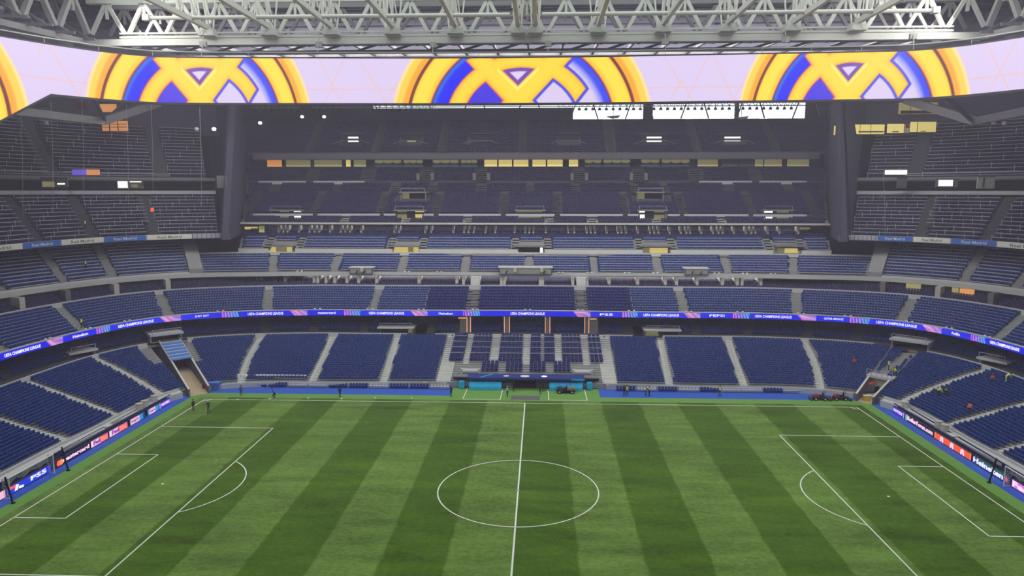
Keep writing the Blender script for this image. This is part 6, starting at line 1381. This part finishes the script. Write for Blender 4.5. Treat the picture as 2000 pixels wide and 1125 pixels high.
c = onz(1708, 784, 0); o = MB().hexa([(-.7, -.4, 0), (.7, -.4, 0), (.7, .4, 0), (-.7, .4, 0), (-.5, -.2, .35), (.5, -.3, .25), (.5, .3, .3), (-.5, .25, .4)]).build('white_sheet', 'seat_white'); o.location = tuple(c); prop(o, 'crumpled white sheet on the blue strip at the right corner', 'sheet')
c = onz(1698, 768, .1); t = empty('machine', (c[0], c[1], .1)); prop(t, 'grey machine with two black wheels inside the right entrance', 'machine')
MB().box(-.7, .7, -.2, 1.2, .35, 1.5).build('body', 'fin_grey', t); MB().box(-.9, .9, .3, 1.3, 1.5, 1.75).build('orange_top', 'hivis_orange', t)
for x in (-1.2, 1.2):
    MB().tube([(x-.2, -.1, .6), (x+.2, -.1, .6)], .6, 14).build('wheel', 'tyre', t)
o = MB().lathe((0, 0, 0), [(.3, 0), (.42, .25), (.3, .5)], 10).build('floor_spotlight', 'black'); c = onz(973, 760, 0); o.location = tuple(c); MB().lathe((0, -.3, .25), [(.16, -.1), (.16, .1)], 8).build('lens', 'seat_white', o); prop(o, 'small black spotlight on the turf before the left bench', 'spotlight')
BIN = MB().lathe((0, 0, 0), [(.36, 0), (.4, .1), (.42, 1.0), (.36, 1.12)], 14).mesh('waste_bin', 'curb_pale')
BT = MB().lathe((0, 0, 1.12), [(.44, 0), (.44, .08)], 14)
for i, (u, v, sg, lab) in enumerate(((1767, 822, 1, 'grey round bin on the right parapet nearest the corner'), (1832, 857, 1, 'grey round bin by the right aisle foot, farther of two'), (1844, 862, 1, 'grey round bin by the right aisle foot, nearer of two'), (301, 797, -1, 'pale round bin behind the left boards, farthest'), (283, 808, -1, 'pale round bin behind the left boards, second from the corner'), (272, 812, -1, 'pale round bin behind the left boards, third from the corner'))):
    y = wall_y(sg*58.4, u, v); o = link('waste_bin', BIN); o.location = (sg*58.3, y, .0 if sg < 0 else .0); o.scale = (1.2, 1.2, 1.65); prop(o, lab, 'bin'); link('lid', BT.mesh('lid', 'box_wall'), o)
for u, v, sg, lab in ((1858, 872, 1, 'beige box on the ground behind the orange board'), (213, 846, -1, 'grey cushion box behind the left boards'), (220, 838, -1, 'cream armchair behind the left boards, left of two'), (228, 834, -1, 'cream armchair behind the left boards, right of two')):
    y = wall_y(sg*58.3, u, v); t = empty('storage_box' if 'box' in lab else 'armchair', (sg*58.3, y, 0)); prop(t, lab, 'box' if 'box' in lab else 'armchair')
    if 'box' in lab: MB().box(-.35, .35, -.7, .7, 0, 1.1).build('body', 'box_wall', t); MB().box(-.38, .38, -.74, .74, 1.1, 1.18).build('lid', 'curb_pale', t)
    else:
        MB().box(-.35, .35, -.4, .4, .1, .75).build('seat', 'box_wall', t); MB().hexa([(.2, -.4, .75), (.4, -.4, .75), (.4, .4, .75), (.2, .4, .75), (.3, -.38, 1.35), (.45, -.38, 1.35), (.45, .38, 1.35), (.3, .38, 1.35)]).build('backrest', 'box_wall', t); MB().box(-.35, .35, -.5, -.4, .1, 1.0).box(-.35, .35, .4, .5, .1, 1.0).build('armrest', 'box_wall', t)
for i, (u, v) in enumerate(((464, 781), (527, 779), (602, 778), (667, 779), (733, 778), (804, 778))):
    c = onz(u, v, 0); o = MB().lathe((0, 0, 0), [(.16, 0), (.2, .06), (.1, .1)], 10).build('marker_disc', 'white_paint'); o.location = (c[0], c[1], .005); prop(o, ['first', 'second', 'third', 'fourth', 'fifth', 'sixth'][i]+' small white marker from the left along the far touchline', 'marker', 'markers on the touchline')
# ------------------------------------------------------------------ bake the seats
def bake_seats():
    big = {}
    cand = []
    for bi, (tpl, m, P, Nn, tag) in enumerate(SEATS):
        if len(P) == 0 or not tag.startswith('low'): continue
        u, v, z = pix_arr(P+[0, 0, .6]); ok = (u > 2) & (u < 1998) & (v > 2) & (v < 1123)
        for i in np.nonzero(ok)[0]: cand.append((z[i], bi, i))
    cand.sort(); take = {}
    for z, bi, i in cand[:300]: take.setdefault(bi, []).append(i)
    seatmesh = None
    v, q = TPL['full']; n_l = n_r = 0
    me = fast_mesh('stadium_seat', v, q, 'seat_navy')
    rows = {}
    for bi, idx in take.items():
        P, Nn, tag = SEATS[bi][2], SEATS[bi][3], SEATS[bi][4]
        for i in idx: rows.setdefault((P[i][0] < 0, int(tag.split(':')[1])), []).append((P[i], Nn[i]))
    for (left, r), lst in sorted(rows.items()):
        lst.sort(key=lambda q: (q[0][1]))
        for j, (p_, n_) in enumerate(lst):
            o = link('stadium_seat', me); nx, ny = n_; o.location = tuple(p_); o.rotation_euler = (0, 0, math.atan2(-nx, ny))
            prop(o, 'navy seat, '+('left' if left else 'right')+' end stand, '+nth(r+1)+' row up, '+nth(j+1)+' from the picture edge', 'seat', 'nearest navy seats, '+('left' if left else 'right')+' end')
    for bi, idx in ():
        P, Nn = SEATS[bi][2], SEATS[bi][3]
        for i in idx:
            o = link('stadium_seat', me); nx, ny = Nn[i]
            o.location = tuple(P[i]); o.rotation_euler = (0, 0, math.atan2(-nx, ny))
            left = P[i][0] < 0
            prop(o, 'navy tip-up seat in the '+('left' if left else 'right')+' end stand, rows closest to the goal line boards', 'seat', 'nearest navy seats, '+('left' if left else 'right')+' end')
    VV, QQ, MI, base = [], [], [], 0
    names = sorted({s[1] for s in SEATS})
    for bi, (tpl, m, P, Nn, tag) in enumerate(SEATS):
        if bi in take: k = np.ones(len(P), bool); k[take[bi]] = False; P, Nn = P[k], Nn[k]
        if len(P) == 0: continue
        v, q = TPL[tpl]; nx, ny = Nn[:, 0:1], Nn[:, 1:2]; rng = RNG.random((len(P), 1))
        tx, ty = ny, -nx
        x = P[:, 0:1]+tx*v[:, 0]+nx*(v[:, 1]); y = P[:, 1:2]+ty*v[:, 0]+ny*(v[:, 1]); z = P[:, 2:3]+v[:, 2]+0*nx
        W = np.stack([x, y, z], -1).reshape(-1, 3)
        Q = (q[None]+(np.arange(len(P))*len(v))[:, None, None]).reshape(-1, 4)+base
        VV.append(W); QQ.append(Q); MI.append(np.full(len(Q), names.index(m))); base += len(W)
    me = fast_mesh('seating', np.concatenate(VV), np.concatenate(QQ), names[0])
    for m in names[1:]: me.materials.append(M(m))
    me.polygons.foreach_set('material_index', np.concatenate(MI).astype(np.int32)); me.update()
    o = link('seating', me); prop(o, 'tens of thousands of navy and dark seats filling every terrace', 'seating', None, 'stuff')
    print('SEATS', sum(len(s[2]) for s in SEATS), 'quads', len(me.polygons))
def pix_arr(P):
    d = P-CAM; z = d@CF
    return 1000+FOC*(d@CR)/z, 562.5-FOC*(d@CU)/z, z
bake_seats()
# ------------------------------------------------------------------ haze that hangs in the bowl
m = bpy.data.materials.new('haze'); m.use_nodes = True; nt = m.node_tree; nt.nodes.remove(nt.nodes['Principled BSDF'])
vs = nt.nodes.new('ShaderNodeVolumeScatter'); vs.inputs['Density'].default_value = HAZE; vs.inputs['Color'].default_value = (.86, .82, 1.0, 1); vs.inputs['Anisotropy'].default_value = .25
nt.links.new(vs.outputs[0], nt.nodes['Material Output'].inputs['Volume']); MATS['haze'] = m
o = MB().box(-86, 86, -55, 112, .5, 56).build('haze', 'haze'); prop(o, 'thin violet grey haze hanging in the air of the bowl', 'haze', None, 'stuff')
